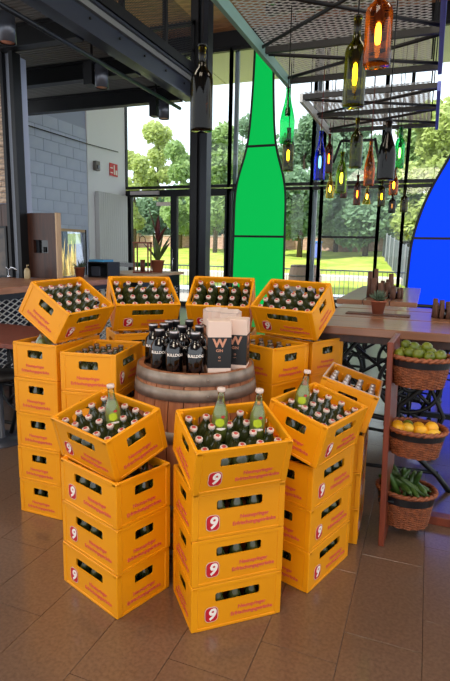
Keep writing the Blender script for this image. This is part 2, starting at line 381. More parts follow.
# column
co = empty('column', (-3.72, 8.32, 0)); struct(co, 'black steel column standing before the glass facade', 'column')
x0 = at(190.3, 186, 8.25).x; x1 = at(207, 186, 8.25).x; cc = (x0 + x1) / 2; hw = (x1 - x0) / 2
co.location = (cc, 8.32, 0)
MB().box((-hw, -.10, 0), (-hw + .13, .1, CEZ - .3)).build('flange', M_black, co); MB().box((hw - .12, -.1, 0), (hw, .1, CEZ - .3)).build('flange', M_dark, co)
MB().box((-hw + .13, -.02, 0), (hw - .12, .02, CEZ - .3)).build('web', M_dark, co)
# mezzanine
mz = empty('mezzanine', (-3.85, 8.2, 3.9)); struct(mz, 'black steel mezzanine with joists and corrugated underside at upper left', 'mezzanine')
L = T((3.85, -8.2, -3.9))
IB = MB()
IB.box((-3.95, 1.5, 3.9), (-3.76, 8.25, 3.93)).box((-3.95, 1.5, 4.25), (-3.76, 8.25, 4.28)).box((-3.87, 1.5, 3.93), (-3.85, 8.25, 4.25))
IB.build('edge_beam', M_beam, mz, L)
MB().box((-3.80, 1.5, 4.29), (-3.74, 8.25, 4.42)).build('edge_angle', M_black, mz, L)
for v in (8.1, 6.75, 5.45, 4.15, 2.85):
    MB().box((-7.76, v - .07, 3.88), (-3.96, v + .07, 3.91)).box((-7.76, v - .02, 3.91), (-3.96, v + .02, 4.10)).box((-7.76, v - .07, 4.10), (-3.96, v + .07, 4.13)).build('joist', M_black, mz, L)
for i in range(9):
    MB().lathe([(0, 0), (.018, 0), (.018, .02), (0, .02)], 6, T((-3.84, 3.0 + i * .62, 4.1)) @ RY(PI / 2)).build('bolt', M_black, mz, L)
dk = MB(); n_ = 100
for i in range(n_):
    v0 = 1.5 + i * .0675
    dk.box((-7.9, v0, 4.14), (-3.9, v0 + .04, 4.16)).box((-7.9, v0 + .04, 4.16), (-3.9, v0 + .0675, 4.18))
q = dk.build('corrugated_deck', M_deck, mz, L); q['kind'] = 'stuff'
MB().box((-7.9, 1.5, 4.18), (-3.8, 8.25, 4.28)).build('deck', M_deck, mz, L)
# expanded metal generator: ribbons of zigzags in a local x/y plane
def diamonds(w, h, cw_, ch_, r, M):
    b = MB(); nx = int(w / cw_); ny = int(h / ch_)
    for j in range(ny + 1):
        pts = []
        for sgn in (1, -1):
            pts = [(i * cw_ / 2, j * ch_ + sgn * (ch_ / 2 if i % 2 else 0), 0) for i in range(2 * nx + 1)]
            vs = []; fs = []
            for p in pts: vs += [(p[0], p[1] - r, 0), (p[0], p[1], r), (p[0], p[1] + r, 0), (p[0], p[1], -r)]
            for i in range(len(pts) - 1):
                for k in range(4): fs.append((i * 4 + k, i * 4 + 4 + k, i * 4 + 4 + (k + 1) % 4, i * 4 + (k + 1) % 4))
            b.add(vs, fs, False, M)
    return b
def railing_post(v, u=-3.8): MB().box((u - .03, v - .03, 4.28), (u + .03, v + .03, 5.1)).build('railing_post', M_black, mz, L)
for v in (8.2, 7.25, 6.1, 5.0, 3.9): railing_post(v)
railing_post(8.2, -4.9); railing_post(8.2, -6.0)
MB().box((-7.7, 8.17, 5.02), (-3.77, 8.23, 5.08)).box((-7.7, 8.17, 4.62), (-3.77, 8.23, 4.66)).build('handrail', M_black, mz, L)
q = diamonds(4.6, .8, .075, .032, .0035, T((-3.8, 3.6, 4.3)) @ RZ(PI / 2) @ RX(PI / 2)).build('railing_mesh', M_meshd, mz, L); q['kind'] = 'stuff'
q = diamonds(1.8, .8, .075, .032, .0035, T((-5.6, 8.2, 4.3)) @ RX(PI / 2)).build('railing_mesh', M_meshd, mz, L); q['kind'] = 'stuff'
# lighting track + spots
tr = MB().tube([(-4.0, 2.0, 3.78), (-4.0, 8.15, 3.78)], .028, 8).build('lighting_track', M_dark); tag(tr, 'long dark pipe track carrying the ceiling spotlights under the mezzanine', 'track')
for i, (x, y, lab) in enumerate(((2, 42, 'black cylinder spotlight cut by the left photo edge under the mezzanine'), (97, 87, 'black cylinder spotlight in the middle of the mezzanine track'), (160, 118, 'black cylinder spotlight nearest the glass facade'), (10, 121, 'small black spotlight above the pale brick wall at left'))):
    p = atz(x, y, 3.6); s = empty('ceiling_spotlight', (p.x, p.y, 3.6)); s.matrix_world = s.matrix_world @ T((0, 0, -.02)) @ SC(1.45, 1.45, 1.12); tag(s, lab, 'spotlight', 'ceiling spotlights')
    MB().lathe([(.055, 0), (.06, 0), (.06, .25), (0, .25)], 20, T((.05, 0, 0))).lathe([(0, .03), (.054, .03)], 20, T((.05, 0, 0))).build('housing', M_spot, s)
    MB().lathe([(0, .01), (.05, .01), (.05, .02), (0, .02)], 20, T((.05, 0, 0))).build('lens', M_copper, s)
    MB().box((-.11, -.05, .04), (-.02, .05, .29)).tube([(-.05, 0, .29), (-.05, 0, .53)], .012).build('driver_box', M_black, s)
    MB().tube([(-.02, 0, .2), (.0, 0, .2)], .012).build('bracket', M_silver, s)
tie = MB().tube([atu(20, 123, WU + .06), atu(88, 144, WU + .06), atu(118, 152, WU + .06)], .012, 6).build('tie_rod', M_dark); tag(tie, 'thin dark rod crossing the grey block wall', 'rod')

# ================================================================== OUTDOORS
terr = MB().box((-30, 12.76, -.4), (30, 19.2, -.12)).build('terrace', M_paveo); struct(terr, 'pale paved terrace outside the glass', 'terrace')
# gently rising lawn
vs = []; fs = []; NU, NV = 40, 30
for j in range(NV + 1):
    for i in range(NU + 1):
        v = 19.0 + j * 1.55; u = -60 + i * 3
        vs.append((u, v, -.05 + .068 * (v - 17.5) + .08 * math.sin(u * .7 + v)))
for j in range(NV):
    for i in range(NU): k = j * (NU + 1) + i; fs.append((k, k + 1, k + NU + 2, k + NU + 1))
lw = MB().add(vs, fs, True).build('lawn', M_lawn); struct(lw, 'sunlit yellow green lawn rising behind the railing', 'lawn')
pt = MB().box((-60, 22.0, .25), (60, 23.6, .48)).build('path', mat('path_gravel', (206, 196, 190), .9)); struct(pt, 'pale path crossing the lawn', 'path')
# terrace railing
rl = empty('terrace_railing', (0, 17.5, -.12)); tag(rl, 'galvanised railing with thin uprights outside the glass facade', 'railing')
MB().tube([(-12, 0, 1.02), (6, 0, 1.02)], .025, 6).build('handrail', M_rail, rl); MB().tube([(-12, 0, .12), (6, 0, .12)], .02, 6).build('lower_rail', M_rail, rl)
um = MB().tube([(0, 0, -.02), (0, 0, 1.02)], .010, 6).mesh('upright', M_rail)
for i in range(120): put('upright', um, rl, T((-12 + i * .15, 0, 0)))
# garden wall
GV = 41
gw = empty('garden_wall', (-14, GV, 1.4)); tag(gw, 'low pinkish brick garden wall far behind the lawn', 'wall')
M_gb = mat('far_brick', (196, 158, 140), .9, noise=(3, (170, 132, 116), 3, (1, 1, 3)))
for i in range(24):
    MB().box((-26 + i * 2.0, -.2, 0), (-26 + i * 2 + 1.9, .2, 1.1)).build('wall_panel', M_gb, gw)
    MB().box((-26 + i * 2.0 - .12, -.28, 0), (-26 + i * 2 + .02, .28, 1.3)).build('pier', M_gb, gw)
MB().box((-26, -.26, 1.1), (22, .26, 1.18)).build('coping', M_paveo, gw)
# slat fence at right, running into depth
sf = empty('slat_fence', (0, 0, 0)); tag(sf, 'dark slatted fence with pale posts running back beside the lawn at right', 'fence')
pa = at(388, 262, 20); pb = at(418, 275, 14.8)
A0 = at(384, 245, 36); B0 = at(414, 268, 19); A0.z = 1.2; B0.z = .05
M_slat = mat('fence_slat', (84, 90, 100), .7)
for k in range(26):
    t_ = k / 26; P = A0.lerp(B0, t_); Q = A0.lerp(B0, (k + .82) / 26)
    v = [(P.x, P.y, P.z), (Q.x, Q.y, Q.z), (Q.x, Q.y, Q.z + 1.5), (P.x, P.y, P.z + 1.5)]
    MB().add(v + [(x + .05, y, z) for x, y, z in v], [(0, 1, 2, 3), (7, 6, 5, 4), (0, 4, 5, 1), (2, 6, 7, 3), (1, 5, 6, 2), (0, 3, 7, 4)]).build('slat', M_slat, sf)
for k in range(7):
    P = A0.lerp(B0, k / 6); MB().box((P.x - .06, P.y - .1, P.z - .2), (P.x + .0, P.y, P.z + 1.62)).build('post', M_rail, sf)
# parked van
def van(x, y, v, rz, label, L_=4.8, H_=2.0, body=(214, 216, 220)):
    p = at(x, y, v); m = mat('van_paint', body, .3)
    e = empty('parked_van', (p.x, p.y, p.z), rz); tag(e, label, 'van', )
    prof = [(0, .35), (L_ * .02, H_ * .62), (L_ * .12, H_ * .66), (L_ * .2, H_ * .95), (L_ * .3, H_), (L_ * .97, H_), (L_, H_ * .9), (L_, .35)]
    MB().prism(prof, -.9, .9, RX(PI / 2)).build('body', m, e)
    g = MB()
    for sy in (-.905, .905): g.box((L_ * .24, min(sy, sy * .99), H_ * .62), (L_ * .92, max(sy, sy * .99), H_ * .88))
    g.build('side_windows', M_gin, e)
    for a in (L_ * .2, L_ * .8):
        for sy in (-.8, .8): MB().lathe([(0, -.1), (.28, -.1), (.34, -.06), (.34, .06), (.28, .1), (0, .1)], 18, T((a, sy, .34)) @ RX(PI / 2)).build('wheel', M_gin, e)
    return e
van(398, 247, 37, -.3, 'white van parked behind the dark slatted fence at right', body=(226, 228, 232))
van(196, 232, 38, 0.05, 'silver van parked beyond the lawn right of the black column', L_=4.6, H_=1.8)
# flag-coloured spot & bin
p = at(316, 250, 33); p.z = -.05 + .068 * (33 - 17.5)
wb = empty('wheelie_bin', p); tag(wb, 'small blue bin on the far side of the lawn', 'bin')
MB().bbox((-.3, -.3, .05), (.3, .3, 1.0), .04).build('body', M_blued, wb); MB().bbox((-.34, -.36, 1.0), (.34, .34, 1.1), .03).build('lid', mat('bin_lid', (40, 110, 190), .4), wb)
p = at(322, 245, 32.5)
# outside wine barrel
def barrel(e, R=.30, Rm=.345, H=.94, m=M_oak, nst=26, hoops=(.0, .09, .30, .62, .83, .93), hw_=.05):
    def rad(z): t_ = (z / H - .5) * 2; return R + (Rm - R) * (1 - t_ * t_)
    zs = [H * i / 10 for i in range(11)]
    for k in range(nst):
        a0 = 2 * PI * (k + .03) / nst; a1 = 2 * PI * (k + .97) / nst; vs = []; fs = []
        for z in zs:
            for a in (a0, a1):
                for d in (0, -.025): r = rad(z) + d; vs.append((r * math.cos(a), r * math.sin(a), z))
        for i in range(10):
            b0 = i * 4; b1 = b0 + 4
            fs += [(b0, b0 + 2, b1 + 2, b1), (b0 + 3, b0 + 1, b1 + 1, b1 + 3), (b0 + 2, b0 + 3, b1 + 3, b1 + 2), (b0 + 1, b0, b1, b1 + 1)]
        fs += [(0, 1, 3, 2), (42, 43, 41, 40)]
        MB().add(vs, fs).build('stave', m, e)
    MB().lathe([(0, H - .04), (R - .028, H - .04), (R - .028, H - .015), (0, H - .015)], 32).build('head', M_oak2, e)
    for z in hoops:
        z1 = min(z + hw_, H); MB().lathe([(rad(z) + .001, z), (rad(z) + .006, z), (rad(z1) + .006, z1), (rad(z1) + .001, z1)], 48).build('hoop', M_hoop, e)
        MB().lathe([(0, 0), (.008, 0), (.005, .005), (0, .006)], 8, T((rad(z) * math.sin(.25), -rad(z) * math.cos(.25) - .004, (z + z1) / 2)) @ RX(PI / 2)).build('rivet', M_hoop, e)
ob = empty('wine_barrel', (at(305, 268, 16.4).x, 16.4, -.12)); tag(ob, 'pale wooden barrel standing outside behind the railing', 'barrel')
barrel(ob, R=.44, Rm=.52, H=1.2, m=mat('weathered_oak', (206, 168, 150), .8), nst=20, hoops=(.0, .28, .84, 1.14))
# trees
def tree(u, v, h, cr, tone, label, n=2600, leaf=.2, trunk=.2, low=.25):
    z0 = -.05 + .068 * (v - 17.5)
    e = empty('leafy_tree', (u, v, z0)); tag(e, label, 'tree', 'trees beyond the lawn')
    MB().tube([(0, 0, -.3), (.1, 0, h * .35), (0, .1, h * .8)], [trunk, trunk * .7, trunk * .2], 8).build('trunk', M_bark, e)
    blobs = []
    for i in range(16):
        t_ = random.uniform(low, 1); rr = cr * (1.05 - abs(t_ - .5) * .9) * .62; a = random.uniform(0, 2 * PI)
        blobs.append((Vector((math.cos(a) * rr * random.uniform(.2, 1), math.sin(a) * rr * random.uniform(.2, 1), t_ * h - cr * .2)), cr * random.uniform(.3, .5)))
    vs = []; fs = []
    for i in range(n):
        c, r = random.choice(blobs); d = Vector((random.gauss(0, 1), random.gauss(0, 1), random.gauss(0, .8))).normalized()
        p = c + d * r * (random.random() ** .35); s = leaf * random.uniform(.6, 1.3)
        a = Vector((random.gauss(0, 1), random.gauss(0, 1), random.gauss(0, 1))).normalized() * s; b = a.orthogonal().normalized() * s * .6
        k = len(vs); vs += [p - a, p + b, p + a, p - b]; fs.append((k, k + 1, k + 2, k + 3))
    q = MB().add(vs, fs).build('foliage', LF[tone], e); q['kind'] = 'stuff'
    return e
LF = [translucent('leaf_bright', (206, 214, 140), (176, 190, 118), .4), translucent('leaf_mid', (172, 194, 128), (144, 170, 110), .4), translucent('leaf_dark', (146, 174, 138), (124, 152, 122), .4)]  # distance haze is put into these pale, greyed leaf colours
TR = []
for (x, v, ytop, wpx, tone, n, lab) in (
        (134, 40, 150, 18, 0, 2400, 'small bright green tree nearest the left wall, low in the upper window'),
        (157, 44, 127, 20, 0, 3000, 'tall thin bright green tree in the middle of the entrance window'),
        (180, 40, 138, 22, 1, 3000, 'green tree just left of the black column'),
        (215, 36, 100, 30, 1, 3800, 'big green tree between the black column and the green bottle'),
        (240, 42, 108, 30, 2, 3200, 'dark green tree behind the green bottle panel'),
        (300, 34, 92, 38, 2, 5000, 'big blue green tree just right of the green bottle panel'),
        (336, 40, 118, 34, 2, 4200, 'dark blue green tree behind the blue hanging bottle'),
        (366, 36, 126, 34, 2, 4600, 'broad dark green tree behind the cluster of hanging bottles'),
        (404, 38, 110, 30, 1, 4000, 'tall mid green tree left of the blue panel'),
        (432, 34, 104, 34, 0, 4200, 'yellow green tree beside the neck of the blue panel'),
        (468, 38, 84, 40, 1, 3600, 'green tree behind the blue panel')):
    p = at(x, 236, v); z0 = -.05 + .068 * (v - 17.5); zt = at(x, ytop, v).z; h = zt - z0
    crm = wpx / 520 * v * 1.05
    tree(p.x, v, h, crm * 1.15, tone, lab, n=int(n * 2.2), leaf=.21)
# hedge behind the garden wall
hd = MB(); vs = []; fs = []
for i in range(26000):
    u = random.uniform(-34, 14); z = 1.6 + random.random() ** .8 * (3.6 + 1.2 * math.sin(u * .5) + .6 * math.sin(u * 1.7)); v = 43 + random.uniform(-.8, .8)
    a = Vector((random.gauss(0, 1), random.gauss(0, 1), random.gauss(0, 1))).normalized() * .24; b = a.orthogonal().normalized() * .16; p = Vector((u, v, z))
    k = len(vs); vs += [p - a, p + b, p + a, p - b]; fs.append((k, k + 1, k + 2, k + 3))
q = hd.add(vs, fs).build('hedge', LF[2]); tag(q, 'long dark green hedge behind the far garden wall', 'hedge', kind='stuff')

# ================================================================== BOTTLE PANELS
def bottle_panel(name, pts, divs, m, label, v, ztop, zbot, cxu, slope=0):
    """pts: (half width, z) from bottom to top"""
    e = empty(name, (cxu, v, 0)); tag(e, label, 'panel', 'bottle shaped acrylic panels on the facade')
    # smooth the outline
    def hwz(z):
        for (w0, z0), (w1, z1) in zip(pts, pts[1:]):
            if z0 <= z <= z1:
                t_ = (z - z0) / max(z1 - z0, 1e-6); return w0 + (w1 - w0) * t_
        return pts[-1][0]
    zs = [zbot + (ztop - zbot) * i / 60 for i in range(61)]
    raw = [hwz(z) for z in zs]; sm = [sum(raw[max(0, i - 2):i + 3]) / len(raw[max(0, i - 2):i + 3]) for i in range(61)]
    cuts = [zbot] + divs + [ztop]
    for a, b in zip(cuts, cuts[1:]):
        rows = [(hw2(zs, sm, a), a)] + [(s_, z) for s_, z in zip(sm, zs) if a < z < b] + [(hw2(zs, sm, b), b)]
        poly = [(w_, z) for w_, z in rows] + [(-w_, z) for w_, z in rows[::-1]]
        vs = [(x, -.004, z) for x, z in poly] + [(x, .004, z) for x, z in poly]; n = len(poly); r = len(rows)
        fs = []
        for i in range(r - 1): j = n - 1 - i; fs.append((j, i, i + 1, j - 1)); fs.append((n + i, n + j, n + j - 1, n + i + 1))
        for i in range(n): fs.append((i, (i + 1) % n, n + (i + 1) % n, n + i)[::-1])
        MB().add(vs, fs).build('acrylic_sheet', m, e)
    f = MB()
    for sx in (-1, 1): f.tube([(sx * s_, 0, z) for s_, z in zip(sm, zs)], .03, 6)
    f.tube([(-sm[-1], 0, ztop), (sm[-1], 0, ztop)], .03, 6); f.tube([(-sm[0], 0, zbot), (sm[0], 0, zbot)], .022, 6)
    f.build('outline_frame', M_black, e)
    for d in divs: w_ = hw2(zs, sm, d); MB().box((-w_, -.03, d - .026), (w_, .03, d + .026)).build('crossbar', M_black, e)
    return e
def hw2(zs, sm, z):
    for i in range(len(zs) - 1):
        if zs[i] <= z <= zs[i + 1]: t_ = (z - zs[i]) / (zs[i + 1] - zs[i]); return sm[i] + (sm[i + 1] - sm[i]) * t_
    return sm[-1]
PV = 12.4
def zz(x, y): return at(x, y, PV).z
gx = at(260, 190, PV).x
P_ = [(260, 400, 25.5), (260, 235, 25.5), (260, 200, 25.5), (260, 183, 24), (260, 166, 19.5), (261, 150, 14.8), (261, 130, 12.4), (262, 105, 11), (262, 75, 9.8), (262, 48, 9.3)]
def W(px, y, hwp): return abs(at(px + hwp, y, PV).x - at(px - hwp, y, PV).x) / 2
pts = [(W(x, y, h), zz(x, y)) for x, y, h in P_]; pts[0] = (pts[0][0], .05)
bottle_panel('green_bottle_panel', pts, [zz(258, 236.5), zz(260, 146)], M_green, 'tall backlit green bottle shaped panel with black outline on the glass facade', PV, zz(262, 46), .05, gx)
bx = at(470, 240, PV).x
P_ = [(470, 300, 62), (470, 250, 61), (470, 235, 59), (470, 215, 54.5), (470, 195, 48), (470, 175, 39), (470, 155, 28), (470, 138, 21.5), (470, 118, 19), (470, 90, 17.5), (470, 50, 17)]
pts = [(W(x, y, h), zz(x, y)) for x, y, h in P_]; pts[0] = (pts[0][0], .05)
bottle_panel('blue_bottle_panel', pts, [zz(440, 238.5), zz(448, 138)], M_blue, 'big backlit blue bottle shaped panel cut by the right photo edge', PV, zz(470, 50), .05, bx)

# ================================================================== LEFT SIDE
# steel post and brick / walnut wall behind the bar
pc = empty('column.001', (at(16, 200, 5.55).x, 5.55, 0)); struct(pc, 'black H-section steel post at the far left, beside the walnut cabinet', 'column')
MB().box((-.10, -.07, 0), (-.055, .07, 3.88)).build('flange', M_black, pc); MB().box((.05, -.07, 0), (.11, .07, 3.88)).build('flange', M_black, pc)
MB().box((-.055, -.01, 0), (.05, .02, 3.88)).build('web', mat('steel_web', (150, 160, 176), .5), pc)
bw = MB().box((-7.5, 5.68, 0), (-5.06, 5.8, 3.88)).build('wall_back', M_mortar); struct(bw, 'pale brick wall with walnut boards below at the left edge', 'wall')
bk = MB().bbox((0, 0, 0), (.235, .03, .066), .003).mesh('brick', M_brick)
for r in range(24):
    for c in range(6):
        u0 = -5.07 - .24 * (c + 1) - (.12 if r % 2 else 0); put('brick', bk, bw, T((u0, 5.655, 2.08 + r * .073)))
pk = MB().bbox((0, 0, 0), (.19, .03, 2.07), .003).mesh('plank', M_wal)
for c in range(8): put('plank', pk, bw, T((-5.065 - .195 * (c + 1), 5.655, 0)))
pfp = at(3, 252, 5.64); pf = empty('picture_frame', pfp); tag(pf, 'dark framed picture on the walnut boards at left edge', 'picture')
hh = abs(at(3, 228, 5.64).z - at(3, 275, 5.64).z) / 2
MB().box((-.35, -.01, -hh), (.06, .02, hh)).build('picture_board', mat('picture_dark', (44, 40, 42), .3, noise=(7, (90, 74, 62), 4, (1, 1, 1))), pf)
MB().box((.06, -.02, -hh - .03), (.09, .02, hh + .03)).box((-.38, -.02, hh), (.06, .02, hh + .03)).box((-.38, -.02, -hh - .03), (.06, .02, -hh)).box((-.38, -.02, -hh), (-.35, .02, hh)).build('frame', M_black, pf)
# walnut cabinet with dark niche
CZ = 1.1
ca = at(23.5, 255, 5.62); cb = at(56.5, 255, 5.62); zt_ = at(40, 213, 5.62).z
cab = empty('walnut_cabinet', (ca.x, 5.62, CZ)); zt_ -= CZ; tag(cab, 'tall walnut cabinet with a black slot, between the post and small window', 'cabinet')
wc = cb.x - ca.x; nx0 = at(33.5, 245, 5.62).x - ca.x; nx1 = at(48, 245, 5.62).x - ca.x; nz1 = at(40, 240, 5.62).z - CZ; nz0 = at(40, 253, 5.62).z - CZ
b = MB().box((0, 0, 0), (nx0, .08, zt_)).box((nx1, 0, 0), (wc, .08, zt_)).box((nx0, 0, 0), (nx1, .08, nz0)).box((nx0, 0, nz1), (nx1, .08, zt_))
b.build('body', M_wal, cab); MB().box((nx0, .06, nz0), (nx1, .079, nz1)).build('niche', M_gin, cab)
MB().box((nx0, .05, nz0), (nx0 + .05, .06, nz1)).tube([(nx0 + .14, .04, nz0 + .01), (nx0 + .14, .04, nz0 + .08)], .012).build('dispenser', M_dark, cab)
MB().box((wc, -.005, 0), (wc + .02, .085, zt_ + .005)).build('edge_strip', M_palew, cab)
# counter: near wooden counter and its pale far leaf, black frame and mesh front
CF = -4.02
ct = empty('bar_counter', (CF, 4, 0)); tag(ct, 'long wooden bar counter with steel frame and mesh front at left', 'counter')
L = T((-CF, -4, 0))
for i in range(4): MB().bbox((CF - .83 + i * .21, 2.6, CZ - .07), (CF - .83 + i * .21 + .205, 6.62, CZ), .004).build('plank', M_counter, ct, L)
MB().box((CF - .7, 2.7, CZ - .13), (CF - .03, 6.55, CZ - .072)).build('apron', M_black, ct, L)
for i in range(2): MB().bbox((CF - 1.25 + i * .21, 2.6, CZ - .07), (CF - 1.25 + i * .21 + .205, 5.45, CZ), .004).build('plank', M_counter, ct, L)
for v in (2.75, 3.6, 4.55, 5.55, 6.5): MB().box((CF - .08, v - .03, 0), (CF - .02, v + .03, CZ - .13)).build('leg', M_dark, ct, L)
MB().box((CF - .06, 2.7, .12), (CF - .03, 6.5, .16)).build('bottom_rail', M_dark, ct, L)
q = diamonds(3.8, .82, .12, .06, .008, T((CF - .05, 2.72, .16)) @ RZ(PI / 2) @ RX(PI / 2)).build('front_mesh', M_mesh, ct, L); q['kind'] = 'stuff'
MB().box((CF - .72, 2.7, .02), (CF - .70, 6.5, CZ - .13)).build('back_panel', M_dark, ct, L)
c2 = empty('side_counter', (-4.0, 7.4, 0)); tag(c2, 'pale topped counter in front of the entrance door, under lantern and plant', 'counter')
zA = 1.13
MB().bbox((-.85, -.66, zA - .04), (.10, .72, zA), .004).build('worktop', M_palew, c2)
MB().box((-.8, -.6, .9), (.05, .66, zA - .04)).build('apron', M_dark, c2)
for sx in (-.78, -.0):
    for sy in (-.58, .62): MB().box((sx, sy, 0), (sx + .05, sy + .05, .9)).build('leg', M_dark, c2)
q = diamonds(1.2, .8, .12, .06, .008, T((.03, -.55, .1)) @ RZ(PI / 2) @ RX(PI / 2)).build('front_mesh', M_mesh, c2); q['kind'] = 'stuff'
# things on the counters
p = atz(27, 277, CZ); so = empty('soap_dispenser', (p.x, 5.4, CZ)); p = at(27, 270, 5.4); so.location.x = p.x
tag(so, 'beige pump soap bottle on the bar counter beside the walnut cabinet', 'bottle')
MB().lathe([(0, 0), (.036, 0), (.038, .01), (.038, .10), (.025, .13), (.012, .14), (0, .14)], 16).build('bottle', M_soap, so)
MB().tube([(0, 0, .14), (0, 0, .175), (.03, 0, .175)], .007).build('pump', M_soap, so)
p = at(9, 270, 5.4); fa = empty('tap', (p.x, 5.4, CZ)); tag(fa, 'chrome swan neck tap on the bar counter at left edge', 'tap')
MB().lathe([(0, 0), (.025, 0), (.025, .03), (.012, .04), (.012, .12), (0, .12)], 12).build('base', M_chrome, fa)
MB().tube([(0, 0, .03), (.0, 0, .1), (.04, 0, .14), (.10, 0, .13), (.13, 0, .10)], .009).build('spout', M_chrome, fa); MB().tube([(0, 0, .11), (-.05, 0, .14)], .006).build('lever', M_chrome, fa)
def pot_plant(loc, s, label, kind):
    e = empty('potted_' + kind, loc); tag(e, label, 'plant')
    MB().lathe([(0, 0), (.04 * s, 0), (.055 * s, .09 * s), (.06 * s, .09 * s), (.06 * s, .10 * s), (.05 * s, .10 * s), (.047 * s, .085 * s), (0, .085 * s)], 20).build('pot', M_terra, e)
    return e
p = at(80, 280, 6.2); pp = pot_plant((p.x, 6.2, CZ), 1.35, 'terracotta pot of pale spiky succulent on the bar counter', 'succulent')
b = MB()
for i in range(26):
    a = random.uniform(0, 2 * PI); t_ = random.uniform(.3, 1.1); r = .10 * math.sin(t_); 
    b.tube([(0, 0, .10), (math.cos(a) * r * .6, math.sin(a) * r * .6, .10 + .08 * math.cos(t_)), (math.cos(a) * r * 1.3, math.sin(a) * r * 1.3, .10 + .15 * math.cos(t_))], [.008, .008, .001], 5)
b.build('leaves', M_succ, pp)
p = at(157.5, 270, 7.6); sn = pot_plant((p.x, 7.6, zA), 2.0, 'tall spiky plant with red flower in a clay pot beside the lantern', 'snake_plant')
def blade(b, a, lean, h, w_, z0=.16, curl=.0):
    pts = []; n = 7
    for i in range(n + 1):
        t_ = i / n; r = lean * t_ ** 1.4; pts.append((Vector((math.cos(a) * r, math.sin(a) * r, z0 + h * t_)), w_ * (math.sin(PI * (.12 + .88 * t_)) + .1 * (1 - t_))))
    vs = []; fs = []; s_ = Vector((-math.sin(a + curl), math.cos(a + curl), 0)); nn = Vector((math.cos(a), math.sin(a), .3)).normalized()
    for c, ww in pts: vs += [c - s_ * ww, c - nn * ww * .35, c + s_ * ww, c + nn * .004]
    for i in range(n):
        for k in range(4): fs.append((4 * i + k, 4 * i + (k + 1) % 4, 4 * i + 4 + (k + 1) % 4, 4 * i + 4 + k))
    b.add(vs, fs, True)
for i, (a, ln, h, w_) in enumerate(((PI, .30, .34, .045), (PI - .6, .16, .5, .045), (.2, .24, .42, .05), (-.4, .34, .34, .045), (.9, .12, .52, .05), (2.2, .1, .4, .04), (-1.5, .1, .42, .05), (0.1, .28, .5, .04))):
    b = MB(); blade(b, a, ln, h, w_); b.build('leaf', M_leaf, sn)
b = MB(); blade(b, PI + .5, .16, .62, .05, .45); blade(b, -.2, .2, .3, .05, .45); blade(b, -.9, .10, .42, .04, .5); b.build('red_leaves', M_leafr, sn)
p = at(146, 272, 7.3); la = empty('lantern', M=T((p.x - .06, 7.3, zA)) @ RZ(.3) @ SC(.8, .8, .92)); tag(la, 'wooden lantern holding a dark candle on the side counter', 'lantern')
MB().box((-.16, -.16, 0), (.16, .16, .025)).build('base', M_post, la); MB().box((-.16, -.16, .50), (.16, .16, .525)).build('roof', M_post, la)
for sx in (-.15, .125):
    for sy in (-.15, .125): MB().box((sx, sy, .025), (sx + .025, sy + .025, .5)).build('post', M_post, la)
MB().lathe([(0, 0), (.05, 0), (.05, .2), (0, .2)], 14, T((0, 0, .026))).build('candle', mat('candle', (92, 40, 30), .5), la)
MB().tube([(-.06, 0, .525), (-.05, 0, .6), (0, 0, .63), (.05, 0, .6), (.06, 0, .525)], .008).build('handle', M_black, la)
# black open box, blue box, console
xa, xb_ = at(88, 270, 6.2).x, at(108, 270, 6.2).x; w_ = xb_ - xa; h_ = at(98, 262, 6.2).z - CZ
bo = empty('black_shelf_box', (xa, 6.2, CZ)); tag(bo, 'open black box with pale drawer at the far end of the bar counter', 'box')
MB().box((0, 0, h_ - .015), (w_, .3, h_)).box((0, 0, .015), (.015, .3, h_ - .015)).box((w_ - .015, 0, .015), (w_, .3, h_ - .015)).box((0, 0, 0), (w_, .3, .015)).box((.015, .285, .015), (w_ - .015, .3, h_ - .015)).build('carcass', M_black, bo)
MB().bbox((.02, .05, .02), (w_ * .5, .27, h_ * .7), .003).build('drawer_front', M_beam, bo)
bs = MB().bbox((0, 0, 0), (w_ * .75, .25, .03), .004).build('blue_box', M_bluebox, None, T((xa, 6.22, CZ + h_ + .0005))); tag(bs, 'flat bright blue box lying on the open black box', 'box')
pa, pb = at(104, 262, 9.2), at(136, 262, 9.2); w_ = pb.x - pa.x; zt2 = pa.z
dt = empty('dark_console', (pa.x, 9.2, 0)); tag(dt, 'dark console table behind the lantern, before the radiator', 'table')
MB().box((0, 0, zt2 - .08), (w_, .6, zt2)).build('top', M_gin, dt); MB().box((.0, .05, zt2 - .3), (w_, .55, zt2 - .24)).build('shelf', M_wal, dt)
for sx in (0, w_ - .05):
    for sy in (0, .55): MB().box((sx, sy, 0), (sx + .05, sy + .05, zt2 - .3)).build('leg', M_black, dt)
# radiator, sensor, sign
rv0 = atu(97, 195, WU + .1).y; rv1 = FV - .18; rz1 = atu(97, 191, WU + .1).z; fw = (rv1 - rv0) / 14
ra = empty('radiator', (WU + .02, rv0, .3)); tag(ra, 'tall white panel radiator on the white wall by the door', 'radiator')
for i in range(14): MB().bbox((0.02, i * fw, 0), (.14, i * fw + fw * .9, rz1 - .3), .01).build('fin', M_rad, ra)
MB().box((0, .02, .1), (.03, rv1 - rv0 - .02, rz1 - .4)).build('back_panel', M_rad, ra)
p = atu(95, 166, WU + .02); se = empty('wall_sensor', M=T(p) @ SC(1.4, 1.4, 1.4)); tag(se, 'small grey sensor box on the white wall above the radiator', 'sensor')
MB().bbox((0, -.06, -.08), (.07, .06, .08), .008).build('housing', mat('sensor_grey', (120, 116, 110), .5), se); MB().bbox((.07, -.03, -.05), (.085, .03, .01), .003).build('window', M_gin, se)
p = atu(113.5, 170, WU + .02); sg = empty('fire_sign', M=T(p) @ SC(1.3, 1.3, 1.3)); tag(sg, 'small red and white fire safety sign on the white wall', 'sign')
MB().box((0, -.14, -.12), (.006, .14, .12)).build('plate', M_sign, sg)
